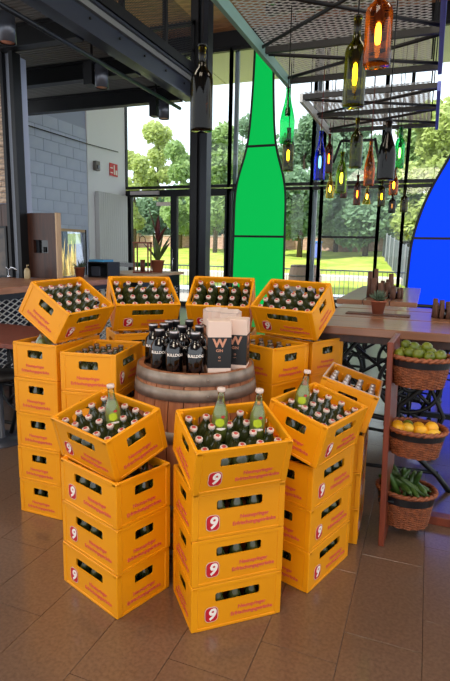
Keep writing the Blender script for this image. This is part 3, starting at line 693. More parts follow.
MB().box((.007, .0, -.09), (.009, .035, .09)).box((.007, -.12, .02), (.009, -.03, .04)).box((.007, -.12, -.07), (.009, -.03, -.05)).box((.007, .06, -.09), (.009, .12, .0)).build('pictogram', M_white, sg)
# bar table with cast iron at left edge
def wheel(b, c, R, M, n=8, r=.012):
    b.tube([(c[0] + R * math.cos(2 * PI * k / 28), 0, c[1] + R * math.sin(2 * PI * k / 28)) for k in range(28)], r, 6, closed=True, M=M)
    b.tube([(c[0] + R * .25 * math.cos(2 * PI * k / 12), 0, c[1] + R * .25 * math.sin(2 * PI * k / 12)) for k in range(12)], r, 6, closed=True, M=M)
    for k in range(n):
        a = 2 * PI * k / n; b.tube([(c[0] + R * .25 * math.cos(a), 0, c[1] + R * .25 * math.sin(a)), (c[0] + R * math.cos(a), 0, c[1] + R * math.sin(a))], r * .9, 5, M=M)
p = atz(6, 347, .78)
lt = empty('small_side_table', (p.x - .45, p.y + .5, 0)); tag(lt, 'red brown table with black iron legs cut by the left photo edge', 'table')
MB().bbox((-.5, -.4, .74), (.45, .4, .78), .004).build('tabletop', M_post, lt)
b = MB()
for sx in (-.3, .3):
    b.tube([(sx, -.3, .74), (sx + .05, -.25, .4), (sx - .02, -.32, .02)], .016, 6).tube([(sx, .3, .74), (sx + .05, .25, .4), (sx - .02, .32, .02)], .016, 6)
wheel(b, (.2, .35), .22, T((0, -.1, 0))); b.tube([(-.3, -.3, .1), (.3, -.3, .1)], .015); b.tube([(.3, -.3, .45), (.3, .3, .45)], .012)
b.build('iron_base', M_black, lt)
p = atz(4, 440, .0); sb = empty('round_foot_plate', (p.x - .02, p.y, 0)); tag(sb, 'grey round stool foot plate on the floor at left edge', 'stool')
MB().lathe([(0, 0), (.2, 0), (.2, .008), (.05, .02), (.025, .03), (.025, .5), (0, .5)], 28).build('base', M_beam, sb)
MB().lathe([(0, .5), (.16, .5), (.17, .52), (.16, .55), (0, .56)], 24).build('seat', M_black, sb)

# ================================================================== CRATES
CL, CWd, CHt = .398, .298, .2005
def wall_with_slot(b, length, t_, h, sx0, sx1, sz0, sz1, M):
    """wall from x 0..length, thickness along y 0..t_, with a chamfered slot"""
    c = .006
    outer = [(0, 0), (length, 0), (length, h), (0, h)]
    inner = [(sx0 + c, sz0), (sx1 - c, sz0), (sx1, sz0 + c), (sx1, sz1 - c), (sx1 - c, sz1), (sx0 + c, sz1), (sx0, sz1 - c), (sx0, sz0 + c)]
    vs = []
    for y in (0, t_): vs += [(x, y, z) for x, z in outer] + [(x, y, z) for x, z in inner]
    F = [(0, 1, 5, 4), (1, 6, 5), (1, 2, 7, 6), (2, 8, 7), (2, 3, 9, 8), (3, 10, 9), (3, 0, 11, 10), (0, 4, 11)]
    fs = list(F) + [tuple(i + 12 for i in f[::-1]) for f in F]
    fs += [(4 + i, 4 + (i + 1) % 8, 16 + (i + 1) % 8, 16 + i)for i in range(8)]
    fs += [(i, 12 + i, 12 + (i + 1) % 4, (i + 1) % 4) for i in range(4)]
    b.add(vs, fs, False, M)
def crate_body():
    b = MB(); rc = .003
    hx, hy = CL / 2, CWd / 2
    for s in (0, 1):
        M = RZ(PI * s) @ T((-hx + .02, -hy + rc, .004)); wall_with_slot(b, CL - .04, .006, CHt - .012, .082, .278, .113, .154, M)
        M = RZ(PI * s + PI / 2) @ T((-hy + .02, -hx + rc, .004)); wall_with_slot(b, CWd - .04, .006, CHt - .012, .078, .182, .112, .155, M)
    for sx in (-1, 1):           # corner posts
        for sy in (-1, 1):
            x0, x1 = sorted((sx * hx, sx * (hx - .028))); y0, y1 = sorted((sy * hy, sy * (hy - .028)))
            b.bbox((x0, y0, 0), (x1, y1, CHt - .004), .003)
    for s in (-1, 1):            # rim and foot bands
        y0, y1 = sorted((s * hy, s * (hy - .012))); b.bbox((-hx + .004, y0, CHt - .016), (hx - .004, y1, CHt), .002); b.bbox((-hx + .02, y0, 0), (hx - .02, y1, .012), .0015)
        x0, x1 = sorted((s * hx, s * (hx - .012))); b.bbox((x0, -hy + .004, CHt - .016), (x1, hy - .004, CHt), .002); b.bbox((x0, -hy + .02, 0), (x1, hy - .02, .012), .0015)
        for i in range(1, 5):    # inner ribs
            x = -hx + CL * i / 5; b.box((x - .004, min(s * (hy - .009), s * (hy - .024)), .01), (x + .004, max(s * (hy - .009), s * (hy - .024)), .155 if i in (1, 4) else .09))
        for i in range(1, 4):
            y = -hy + CWd * i / 4; b.box((min(s * (hx - .009), s * (hx - .024)), y - .004, .01), (max(s * (hx - .009), s * (hx - .024)), y + .004, .16 if i != 2 else .09))
    b.box((-hx + .01, -hy + .01, .003), (hx - .01, hy - .01, .007))   # base
    return b.mesh('crate_body', M_yellow)
me_crate = crate_body()
def rounded(w_, h, r, n=4):
    p = []
    for cx, cy, a0 in ((w_ / 2 - r, h / 2 - r, 0), (-w_ / 2 + r, h / 2 - r, PI / 2), (-w_ / 2 + r, -h / 2 + r, PI), (w_ / 2 - r, -h / 2 + r, 3 * PI / 2)):
        p += [(cx + r * math.cos(a0 + PI / 2 * k / n), cy + r * math.sin(a0 + PI / 2 * k / n)) for k in range(n + 1)]
    return p
me_badge = MB().prism(rounded(.052, .062, .017), 0, .0012).mesh('logo_badge', M_red)
me_edge = MB().prism(rounded(.057, .067, .019), 0, .0008).mesh('badge_edge', M_cap)
me_nine = text_mesh('9', .068, M_white, bold=.0022, shear=.18)
me_l1 = text_mesh('Neunspringer', .0225, M_pink, bold=.00055); me_l2 = text_mesh('Erfrischungsgetränke', .0225, M_pink, bold=.00055)
me_long = bpy.data.meshes.new('lettering')
def join_text(name, parts, m):
    b = MB()
    for me, M in parts: b.add([v.co for v in me.vertices], [tuple(p.vertices) for p in me.polygons], False, M)
    return b.mesh(name, m)
me_long = join_text('lettering', [(me_l1, T((.035, .012, 0))), (me_l2, T((.035, -.016, 0)))], M_pink)
me_short = join_text('lettering', [(me_l1, T((0, .012, 0))), (me_l2, T((0, -.017, 0)))], M_pink)
def crate_proto():
    e = empty('drinks_crate'); put('body', me_crate, e)
    for s in (0, 1):
        F = RZ(PI * s) @ T((0, -CWd / 2 + .0025, 0)) @ RX(PI / 2)
        bd = put('logo_badge', me_badge, e, F @ T((-.113, .066, .0005))); bd['label'] = 'red rounded badge with a white numeral nine'
        put('badge_edge', me_edge, bd, T((0, 0, -.0003))); put('numeral', me_nine, bd, T((.0, -.001, .0018)))
        put('lettering', me_long, e, F @ T((.03, .064, .001)))
        F = RZ(PI * s + PI / 2) @ T((0, -CL / 2 + .0025, 0)) @ RX(PI / 2)
        put('lettering', me_short, e, F @ T((0, .060, .001)))
    return e
proto = crate_proto(); used_proto = [False]
def crate(M, label, group='yellow drinks crates in stacks'):
    if not used_proto[0]: used_proto[0] = True; e = proto; e.matrix_world = M
    else: e = copy_tree(proto, M)
    tag(e, label, 'crate', group); return e
# stack frames come from measured near corners in camera-aligned ground coordinates
RW = Matrix.Rotation(PSI, 4, 'Z')
def stackM(x, y, a, sgn, z):
    c = Vector((x, y, 0)) + .2 * Vector((math.cos(a), math.sin(a), 0)) + sgn * .15 * Vector((-math.sin(a), math.cos(a), 0))
    return RW @ T((c.x, c.y, z)) @ RZ(a)
def tiltM(x, y, z, a, rx, ry, sgn):
    th = math.hypot(rx, ry); R = Matrix.Rotation(th, 4, Vector((rx, ry, 0)).normalized()) if th > 1e-6 else Matrix.Identity(4)
    return RW @ T((x, y, z)) @ R @ RZ(a) @ T((.2, .15 * sgn, 0))
PITCHZ = .202
# ---------------- bottles
BH = .176
prof = [(0, 0), (.031, 0), (.0345, .004), (.035, .098), (.032, .118), (.021, .138), (.0140, .152), (.0125, .168), (0, .168)]
me_b = MB().lathe(prof, 14).mesh('bottle', M_bot); me_bd = MB().lathe(prof, 14).mesh('bottle', M_botd)
me_c = MB().lathe([(.0145, .163), (.0155, .166), (.0145, .175), (.012, BH), (0, BH)], 14).mesh('bottle_cap', M_cap)
me_cr = MB().lathe([(0, BH + .0002), (.0085, BH + .0002), (.0085, BH + .0008), (0, BH + .0008)], 10).mesh('cap_print', M_capr)
me_cs = MB().lathe([(.026, .118), (.0165, .134), (.0150, .146), (.0155, .172), (.012, BH + .001), (0, BH + .001)], 14).mesh('foil_cap', M_silver)
me_cb = MB().lathe([(.0145, .163), (.0155, .166), (.0145, .175), (.012, BH), (0, BH)], 12).mesh('bottle_cap', mat('cap_bronze', (128, 104, 92), .35, .5))
nb = [0]
def bottle(M, kind, label, group):
    o = put('drinks_bottle', me_bd if kind == 'dark' else me_b); o.matrix_world = M
    tag(o, label, 'bottle', group)
    if kind == 'green': c = put('bottle_cap', me_c, o); put('cap_print', me_cr, c)
    elif kind == 'dark': put('foil_cap', me_cs, o)
    else: put('bottle_cap', me_cb, o)
    nb[0] += 1
def cells(): return [(-.152 + i * .076, -.108 + j * .072) for i in range(5) for j in range(4)]
def fill(M, kind, label, group, skip=()):
    ax = M.to_3x3() @ Vector((0, 1, 0)); cen = M.translation; near = -1 if (CAM - cen).dot(ax) > 0 else 1    # which long row is nearest the camera
    lx = M.to_3x3() @ Vector((1, 0, 0)); right = 1 if lx.dot(Vector((math.cos(PSI), math.sin(PSI), 0))) > 0 else -1
    for k, (x, y) in enumerate(cells()):
        if k in skip: continue
        i, j = k // 4, k % 4; i = i if right > 0 else 4 - i; j = j if near > 0 else 3 - j
        lab = '%s bottle, %s, %s row, in the %s' % (label[0], ('leftmost', 'second from left', 'middle', 'second from right', 'rightmost')[i], ('nearest', 'second', 'third', 'farthest')[j], label[1])
        bottle(M @ T((x, y, .0075)) @ RZ(random.uniform(0, 6)), kind, lab, group)
stuff = MB()
lowp = [(0, 0), (.032, .002), (.0325, .09), (.016, .135), (.013, .176), (0, .176)]
def fill_low(M, every=False):
    for (x, y) in cells():
        if every or abs(x) > .13 or abs(y) > .09: stuff.lathe(lowp, 10, M @ T((x, y, .0075)))
ordn = ['lowest', 'second from the floor', 'third from the floor', 'fourth from the floor', 'topmost upright']
STK = [('S1', -0.423, 1.93, 2.438, -1, 3, 'front left stack'), ('S2', -0.114, 1.86, .353, 1, 3, 'front centre stack'), ('S3', .396, 2.124, .879, 1, 3, 'front right stack'),
       ('S4', -.899, 2.719, 1.199, 1, 5, 'far left stack'), ('S5', -.536, 2.505, 1.393, 1, 5, 'barrel left stack'),
       ('S6', -.675, 3.125, .397, 1, 5, 'back left stack'), ('S7', -.225, 3.318, -.165, 1, 5, 'back middle stack'),
       ('S8a', .262, 2.75, 2.29, -1, 5, 'barrel right stack'), ('S8b', .512, 2.985, 2.29, -1, 5, 'back right stack'),
       ('S9', .722, 2.535, 1.235, 1, 3, 'rear right stack')]
openfill = {'S4': 'green', 'S5': 'bronze', 'S8a': 'bronze', 'S8b': 'bronze', 'S6': 'green'}
SM = {}
for key, x, y, a, sg, n, nm in STK:
    for k in range(n):
        jx = random.uniform(-.002, .002); M = stackM(x + jx, y, a + random.uniform(-.006, .006), sg, k * PITCHZ + .0005)
        lab = 'yellow crate, ' + ('topmost upright one' if k == n - 1 else ordn[k]) + ' in the ' + nm
        crate(M, lab)
        if k == n - 1 and key in openfill: fill(M, openfill[key], ('capped', 'upright crate of ' + nm), 'bottles in the top upright crate of the ' + nm)
        else: fill_low(M)
        SM[key] = M
TL = [('T1', -0.431, 1.983, 0.582, 2.436, 0.224, -0.147, -1, 'front left stack'), ('T2', -0.113, 1.837, 0.608, 0.364, 0.259, 0.085, 1, 'front centre stack'),
      ('T3', .397, 2.079, .621, .896, .15, .184, 1, 'front right stack'), ('T9', .718, 2.507, .628, 1.235, .073, .277, 1, 'rear right stack'),
      ('T4', -.906, 2.719, 1.015, 1.15, .258, .516, 1, 'far left stack'), ('T6', -.683, 3.118, 1.027, .397, .504, .222, 1, 'back left stack'),
      ('T7', -.233, 3.309, 1.023, -.165, .594, -.092, 1, 'back middle stack'), ('T8', .528, 2.931, 1.025, 2.561, .468, -.282, -1, 'back right stack')]
TM = {}
for key, x, y, z, a, rx, ry, sg, nm in TL:
    M = tiltM(x, y, z, a, rx, ry, sg); TM[key] = M
    if key == 'T9':
        ec = crate(M, 'tilted yellow crate of foil-capped brown bottles on the ' + nm, 'tilted yellow crates')
        f_ = MB(); hx, hy = CL / 2, CWd / 2
        f_.box((-hx, -hy, CHt + .0002), (hx, -hy + .008, CHt + .003)).box((-hx, hy - .008, CHt + .0002), (hx, hy, CHt + .003)).box((-hx, -hy + .008, CHt + .0002), (-hx + .008, hy - .008, CHt + .003)).box((hx - .008, -hy + .008, CHt + .0002), (hx, hy - .008, CHt + .003)).build('pale_rim', M_cap, ec)['label'] = 'pale whitish rim'  # thin pale strips laid along the top edge
        for i in range(4):
            for j in range(4): bottle(M @ T((-.15 + i * .074, -.105 + j * .070, .016)), 'dark', 'silver foil-necked brown bottle, %s column, %s, in the rear right tilted crate' % (('rightmost', 'third', 'second', 'leftmost')[j], ('front', 'second', 'third', 'back')[i]), 'foil-necked bottles')
    else:
        crate(M, 'tilted yellow crate full of bottles on top of the ' + nm, 'tilted yellow crates')
        fill(M, 'green', ('green', 'tilted crate of ' + nm), 'bottles in the tilted crate on the ' + nm)
so_ = stuff.build('packed_bottles', M_bot); tag(so_, 'dark bottles packed inside the lower closed-in crates of the stacks', 'bottles', kind='stuff')
# clear lemonade bottles standing up among the caps
me_cl = MB().lathe([(0, 0), (.030, 0), (.0335, .005), (.034, .10), (.031, .125), (.021, .155), (.0145, .175), (.0135, .215), (.0155, .216), (.0155, .226), (0, .226)], 20).mesh('clear_bottle', M_clear)
me_dr = MB().lathe([(0, .003), (.030, .004), (.032, .10), (.029, .122), (.018, .152), (0, .152)], 16).mesh('drink', M_drink)
def label_patch(r, w_, z0, z1, m, name, ang=-PI / 2, oval=True):
    b = MB(); n = 10; mz_ = (z0 + z1) / 2; vs = []; fs = []
    rows = 8
    for j in range(rows + 1):
        t_ = -1 + 2 * j / rows; ww = w_ * (math.sqrt(max(0, 1 - t_ * t_)) if oval else 1)
        for i in range(n + 1): a = ang + ww * (-1 + 2 * i / n); vs.append((r * math.cos(a), r * math.sin(a), mz_ + t_ * (z1 - z0) / 2))
    for j in range(rows):
        for i in range(n): k = j * (n + 1) + i; fs.append((k, k + 1, k + n + 2, k + n + 1))
    return b.add(vs, fs, True).mesh(name, m)
me_p1 = label_patch(.0350, .55, .072, .110, M_lime, 'lime_patch'); me_p2 = label_patch(.0350, .24, .110, .122, M_capr, 'red_dot', ang=-PI / 2 + .35)
me_p3 = label_patch(.0350, .60, .058, .069, M_white, 'white_script', ang=-PI / 2 + .2)
me_tc = MB().lathe([(.0158, .214), (.017, .217), (.0158, .228), (0, .229)], 16).mesh('bottle_cap', M_cap)
CLR = [('T1', 4, .5, .5, .062, 'clear lemonade bottle standing in the tilted crate on the front left stack'), ('T2', 1, 0, 0, .06, 'clear lemonade bottle, left of two in the front centre crate'),
       ('T2', 3, 0, 0, .05, 'clear lemonade bottle, right of two in the front centre crate'), ('T3', 0, 0, 0, .05, 'clear lemonade bottle leaning in the tilted crate on the front right stack')]
def clear_bottle(M, lab):
    o = put('lemonade_bottle', me_cl); o.matrix_world = M; tag(o, lab, 'bottle', 'clear lemonade bottles')
    put('drink', me_dr, o); put('lime_patch', me_p1, o); put('red_dot', me_p2, o); put('white_script', me_p3, o); put('bottle_cap', me_tc, o)
POS = {'T1': [(.038, -.036)], 'T2': [(-.038, .036), (.114, -.036)], 'T3': [(.038, .072)]}
def face_cam(P): d = CAM - P; return math.atan2(d.y, d.x) + PI / 2
ci = 0
def stand(key, x, y, z, lab, lean=(0, 0)):
    P = TM[key] @ Vector((x, y, z)); up = TM[key].to_3x3() @ Vector((0, 0, 1)); up = (up * .5 + Vector((lean[0], lean[1], 1))).normalized()
    q = up.to_track_quat('Z', 'Y').to_matrix().to_4x4()
    q = Vector((0, 0, 1)).rotation_difference(up).to_matrix().to_4x4()
    clear_bottle(T(P) @ q @ RZ(face_cam(P)), lab)
stand('T1', -.038, 0, .105, CLR[0][5]); stand('T2', -.038, .036, .105, CLR[1][5]); stand('T2', .114, .0, .105, CLR[2][5]); stand('T3', -.038, .072, .10, CLR[3][5], (.1, .1))
P = SM['S4']
for (x, y, z, rx, lab) in ((-.114, .036, .10, .15, 'clear bottle lying under the tilted crate on the far left stack'), (-.03, .036, .10, -.1, 'second clear bottle under the tilted crate on the far left stack')):
    clear_bottle(P @ T((x, y, z)) @ RX(rx) @ RZ(1) @ SC(1, 1, .75), lab)

# ================================================================== BARREL with gin
bc = cw(-.150, 2.655); BZ = .955
ba = empty('oak_barrel', (bc.x, bc.y, 0), PSI); tag(ba, 'oak barrel with steel hoops in the middle of the crate ring', 'barrel')
barrel(ba, R=.295, Rm=.335, H=BZ, hoops=(0, .10, .25, .62, .825, .899), hw_=.056)
TOPZ = BZ - .0145
def on_head(p, R):      # keeps a thing on the barrel head
    d = Vector((p.x - bc.x, p.y - bc.y, 0)); d = d.normalized() * min(d.length, R); return Vector((bc.x + d.x, bc.y + d.y, TOPZ))
me_g = MB().lathe([(0, 0), (.038, 0), (.041, .006), (.041, .115), (.038, .135), (.024, .155), (.017, .165), (.016, .185), (0, .185)], 24).mesh('black_bottle', M_gin)
me_gc = MB().lathe([(.017, .175), (.0215, .176), (.0215, .21), (.020, .214), (0, .214)], 20).mesh('cap', M_gincap)
me_gs = MB().lathe([(.0218, .204), (.0222, .206), (.0218, .212), (.0216, .213)], 20).mesh('cap_rim_highlight', M_silver)  # pale ring: the whitish rim highlight painted onto the black cap
me_gt = text_mesh('BULLDOG', .0185, M_white, bold=.0006, bend=.0416, space=.96)
GP = []
def bottle_at(px, py, dist, lab, rows):
    pass
names_g = [((157, 373), 'black gin bottle, front left on the barrel'), ((173.5, 376), 'black gin bottle, front middle on the barrel'), ((195, 377), 'black gin bottle, front row beside the white cartons'),
           ((150, 365), 'black gin bottle at the left edge of the barrel'), ((164, 364), 'black gin bottle behind the front left one on the barrel'), ((182, 367), 'black gin bottle behind the front middle one on the barrel'),
           ((199, 367), 'black gin bottle in the second row beside the cartons'), ((173, 358), 'black gin bottle in the middle of the back row on the barrel'), ((189, 359), 'black gin bottle, right in the back row on the barrel'), ((157, 357), 'black gin bottle, left in the back row on the barrel')]
for (x, y), lab in names_g:
    p = on_head(atz(x, y - 3, TOPZ), .225)
    e = empty('gin_bottle', (p.x, p.y, TOPZ), face_cam(p) + random.uniform(-.1, .1)); e.matrix_world = e.matrix_world @ SC(1.06, 1.06, .96); tag(e, lab, 'bottle', 'black gin bottles on the barrel')
    put('bottle_body', me_g, e); c = put('cap', me_gc, e); put('cap_rim_highlight', me_gs, c); put('lettering', me_gt, e, T((0, 0, .098)))
me_bx = MB().bbox((-.052, -.052, 0), (.052, .052, .255), .002).mesh('carton', M_carton)
me_sl = MB().box((-.0528, -.0528, .028), (.0528, .0528, .178)).mesh('black_sleeve', M_sleeve)
wt = join_text('lettering', [(text_mesh('W', .056, M_copper, bold=.0022), T((0, .148, 0))), (text_mesh('GIN', .018, M_copper, bold=.0004), T((0, .113, 0))), (text_mesh('o', .02, M_copper), T((0, .082, 0))), (text_mesh('44%', .008, M_copper), T((0, .064, 0)))], M_copper)
me_lid = MB().bbox((-.053, -.053, .2555), (.053, .053, .262), .002).add([(-.053, -.03, .262), (.053, -.03, .262), (.053, .04, .262), (-.053, .04, .262), (-.045, .0, .275), (.045, .0, .278)], [(0, 1, 5, 4), (2, 3, 4, 5), (1, 2, 5), (3, 0, 4)]).mesh('paper_top', M_cap)
for (x, y, da, lab) in ((218, 372, .10, 'white gin carton with black sleeve, front left of the carton group'), (240, 369, -.15, 'white gin carton with black sleeve, front right at the barrel edge'),
                        (213, 357, .3, 'white gin carton behind, next to the black bottles'), (232, 354, .0, 'white gin carton in the back row, middle'), (247, 358, -.3, 'white gin carton in the back row at the right barrel edge')):
    p = on_head(atz(x, y - 1, TOPZ), .222); e = empty('gin_carton', (p.x, p.y, TOPZ), face_cam(p) + da); tag(e, lab, 'carton', 'white gin cartons on the barrel')
    e.matrix_world = e.matrix_world @ (SC(1.08, 1.08, 1.0) if y > 365 else SC(.9, .9, 1.0))
    put('carton', me_bx, e); s_ = put('black_sleeve', me_sl, e)
    for k in range(4): put('lettering', wt, s_, RZ(k * PI / 2) @ T((0, -.0532, 0)) @ RX(PI / 2))
    if y < 365: put('paper_top', me_lid, e)

# ================================================================== RIGHT: TABLES
tb = empty('plank_table', (-.6, 3.15, 0)); tag(tb, 'long high plank table with black iron wheel legs at right', 'table')
L = T((.6, -3.15, 0)); TZ = 1.09
vv = 3.13
for i, w_ in enumerate((.27, .27, .27, .30, .30)):
    MB().bbox((-.66, vv + .004, TZ - .05), (2.6, vv + w_ - .004, TZ - .002 * (i % 2)), .005).build('plank', M_table, tb, L); vv += w_
MB().box((-.60, 3.2, TZ - .10), (2.5, 3.23, TZ - .05)).box((-.60, 4.45, TZ - .10), (2.5, 4.48, TZ - .05)).build('apron', M_wal, tb, L)
def iron_base(M, parent, name='iron_base'):
    b = MB()
    for a_ in (((.2, .70), .19, 8, .014), ((-.25, .62), .13, 6, .012)):
        f_ = MB(); wheel(f_, a_[0], a_[1], M, a_[2], a_[3]); f_.build('flywheel', M_black, parent)
    b.tube([(-.5, 0, 1.03), (.5, 0, 1.03)], .018, 6, M=M)
    for s in (-1, 1):
        b.tube([(s * .48, 0, 1.03), (s * .40, 0, .8), (s * .15, 0, .55), (s * .12, 0, .35), (s * .42, 0, .10), (s * .5, 0, .0)], .018, 6, M=M)
        b.tube([(s * .10, 0, 1.02), (s * .3, 0, .75), (s * .42, 0, .5), (s * .35, 0, .3)], .014, 6, M=M)
        b.tube([(s * .45, 0, .97), (-s * .3, 0, .45)], .014, 6, M=M)
    b.tube([(-.42, 0, .12), (.42, 0, .12)], .014, 6, M=M)
    MB().tube([(-.3, 0, .5), (.35, 0, .42)], .02, 6, M=M).build('brace', M_black, parent)
    return b.build(name, M_black, parent)
iron_base(T((.35, .30, 0)) @ RZ(.1), tb); iron_base(T((.28, 1.05, 0)) @ RZ(-.15), tb); iron_base(T((1.9, .30, 0)), tb); iron_base(T((2.0, 1.05, 0)), tb)
MB().box((-.2, 4.28, .25), (2.2, 4.32, .29)).build('stretcher', M_black, tb, L)
t2_ = empty('plank_table', (-.8, 4.95, 0)); tag(t2_, 'shorter plank table behind, joining the long table near the glass', 'table')
for i in range(3): MB().bbox((.02 + i * .24, 0, TZ - .045), (.02 + i * .24 + .234, 2.1, TZ + .002), .004).build('plank', M_table, t2_)
for sx in (.08, .60):
    for sy in (.1, 1.9): MB().box((sx, sy, 0), (sx + .05, sy + .05, TZ - .045)).build('leg', M_black, t2_)
iron_base(T((.4, .4, 0)), t2_)
# board, plant, driftwood
p = atz(378.5, 314, TZ + .006)
def bpt(x, y): q_ = atz(x, y, TZ); return q_
a = bpt(351, 312.5); b_ = bpt(406, 317.5)
pm_ = MB().bbox((-.22, -.06, 0), (.22, .06, .008), .002).build('serving_board', M_drift, None, T(((a.x + b_.x) / 2, (a.y + b_.y) / 2, TZ + .0005)) @ RZ(-.02)); tag(pm_, 'flat brown board under the small succulent on the plank table', 'board')
sp = pot_plant(((a.x + b_.x) / 2, (a.y + b_.y) / 2 + .0, TZ + .009), .95, 'small succulent in a terracotta pot on the plank table', 'succulent')
b = MB()
for i in range(40):
    a_ = random.uniform(0, 2 * PI); t_ = random.uniform(.1, 1.25); r = .085
    d = Vector((math.cos(a_) * math.sin(t_), math.sin(a_) * math.sin(t_), math.cos(t_)))
    b.tube([Vector((0, 0, .085)), Vector((0, 0, .085)) + d * r * .6, Vector((0, 0, .085)) + d * r * 1.05], [.006, .006, .001], 5)
b.build('leaves', M_succ, sp)
def drift(px, py, z, label, n, R, h, base=True):
    p = atz(px, py, z); e = empty('driftwood_holder', (p.x, p.y, z)); tag(e, label, 'holder')
    for k in range(n):
        a_ = 2 * PI * k / n; hh = h * (.75 + .5 * random.random()) * (1.25 if math.cos(a_) < 0 and k % 2 else .9); rr = .018 * (.8 + .5 * random.random()) * R / .07
        x, y = R * math.cos(a_), R * math.sin(a_)
        MB().tube([(x, y, 0), (x * 1.02 + .004, y, hh * .5), (x * 1.0, y * 1.02, hh)], [rr, rr * .95, rr * .8], 8).build('stick', M_drift, e)
    MB().lathe([(0, 0), (R * .8, 0), (R * .8, h * .5), (0, h * .5)], 16).build('cup', M_gin, e)
    return e
drift(379, 297, TZ + .004, 'driftwood stick holder on the rear table near the glass', 9, .10, .21)
drift(391, 298, TZ + .004, 'lower round driftwood pot beside the tall stick holder on the rear table', 9, .09, .11)
drift(444, 318, TZ, 'driftwood stick holder at the right edge of the plank table', 10, .065, .125)
# stools under the table
def stool(px, py, label, sw=0):
    p = atz(px, py, 0); e = empty('bar_stool', (p.x, p.y, 0), sw); tag(e, label, 'stool', 'black stools under the table')
    for k in range(4):
        a_ = PI / 4 + k * PI / 2; MB().tube([(.2 * math.cos(a_), .2 * math.sin(a_), 0), (.12 * math.cos(a_), .12 * math.sin(a_), .70)], .013, 6).build('leg', M_black, e)
        MB().lathe([(0, 0), (.022, 0), (.022, .015), (0, .02)], 8, T((.2 * math.cos(a_), .2 * math.sin(a_), 0))).build('foot', M_black, e)
    MB().tube([(.17 * math.cos(2 * PI * k / 20), .17 * math.sin(2 * PI * k / 20), .25) for k in range(20)], .009, 6, closed=True).build('foot_ring', M_black, e)
    MB().bbox((-.17, -.17, .70), (.17, .17, .74), .01).build('seat', M_wal, e); return e
stool(418, 424, 'black legged stool seen between the upper two fruit baskets', .3); stool(452, 400, 'black legged stool at the right photo edge under the table', .1)

# ================================================================== PRODUCE STAND
nb0 = atz(378, 546, 0)
st = empty('produce_stand', (nb0.x, nb0.y, 0)); tag(st, 'red brown wooden stand with three hanging wicker baskets at the right', 'stand')
MB().bbox((0, 0, 0), (.028, .34, 1.095), .003, Matrix(((1, .05, -.027, 0), (0, 1, 0, 0), (0, 0, 1, 0), (0, 0, 0, 1)))).build('upright', M_post, st)
MB().bbox((.028, .35, 0), (.75, .42, .05), .003).build('foot_rail', M_post, st)
MB().box((.10, .33, .05), (.20, .43, .12)).build('foot_bracket', M_black, st)
for z in (.215, .58, .95): MB().lathe([(0, 0), (.013, 0), (.013, .02), (0, .025)], 10, T((0, .10, z)) @ RY(-PI / 2)).tube([(-.0, .10, z), (.06, .10, z)], .006).build('screw', M_black, st)
def basket(px, py, v, Rx, Ry, H, z_rim, label):
    p = at(px, py, v); e = empty('wicker_basket', (p.x, v, z_rim - H), -.05); tag(e, label, 'basket', 'wicker baskets on the wooden stand')
    ns = 30; rows = int(H / .0066)
    def rr(t_): return .80 + .20 * t_
    b = MB()
    for j in range(rows):
        t_ = (j + .5) / rows; z = t_ * H; pts = []
        for k in range(ns * 2):
            a_ = 2 * PI * k / (ns * 2); w_ = (.0035 if k % 2 == 0 else -.0035) * (1 if j % 2 else -1) * (1 if (k // 2) % 2 else -1)
            s_ = rr(t_); pts.append(((Rx * s_ + w_) * math.cos(a_), (Ry * s_ + w_) * math.sin(a_), z))
        b.tube(pts, .0036, 5, closed=True)
    q = b.build('woven_wall', M_wick, e); q['kind'] = 'stuff'
    b = MB()
    for k in range(ns):
        a_ = 2 * PI * (k + .5) / ns; b.tube([(Rx * rr(0) * math.cos(a_), Ry * rr(0) * math.sin(a_), 0), (Rx * math.cos(a_), Ry * math.sin(a_), H)], .004, 5)
    q = b.build('stakes', M_wick, e); q['kind'] = 'stuff'
    b = MB(); n = 72
    for ph in (0, PI):
        b.tube([((Rx + .004 + .006 * math.cos(a_ * 14 + ph)) * math.cos(a_), (Ry + .004 + .006 * math.cos(a_ * 14 + ph)) * math.sin(a_), H + .004 + .006 * math.sin(a_ * 14 + ph)) for a_ in [2 * PI * k / n for k in range(n)]], .0085, 6, closed=True)
    b.build('braided_rim', M_wick, e)
    MB().lathe([(0, 0), (.80, 0), (.80, .006), (0, .006)], 32, SC(Rx, Ry, 1)).build('base', M_wick, e)
    n = 48; vs = []; fs = []
    for k in range(n):
        a_ = 2 * PI * k / n
        for z, o_ in ((H * .72, .007), (H * .95, .008)): s_ = rr(z / H); vs.append(((Rx * s_ + o_) * math.cos(a_), (Ry * s_ + o_) * math.sin(a_), z)); vs.append(((Rx * s_ + o_ - .003) * math.cos(a_), (Ry * s_ + o_ - .003) * math.sin(a_), z))
    for k in range(n):
        i = 4 * k; j = 4 * ((k + 1) % n); fs += [(i, j, j + 2, i + 2), (i + 1, i + 3, j + 3, j + 1), (i + 2, j + 2, j + 3, i + 3), (i, i + 1, j + 1, j)]
    MB().add(vs, fs).build('black_strap', M_gincap, e)
    return e
BK = [basket(420, 361, 2.76, .146, .12, .145, 1.017, 'top wicker basket, filled with limes'), basket(415, 433, 2.76, .145, .12, .135, .642, 'middle wicker basket, filled with oranges and lemons'),
      basket(406, 491, 2.88, .150, .128, .19, .2505, 'lowest wicker basket, filled with cucumbers, standing on the floor')]
for b_, (x, y) in zip(BK, ((418.5, 363), (416.5, 436), (407.5, 492))):
    pass
def fruit(name, mesh, parent_obj, x, y, z, s, lab, cat, grp, rot=None):
    o = put(name, mesh); o.matrix_world = parent_obj.matrix_world @ T((x * .9, y * .95, z)) @ (rot or Euler((random.random() * 6, random.random() * 6, random.random() * 6)).to_matrix().to_4x4()) @ SC(s, s, s)
    tag(o, lab, cat, grp); return o
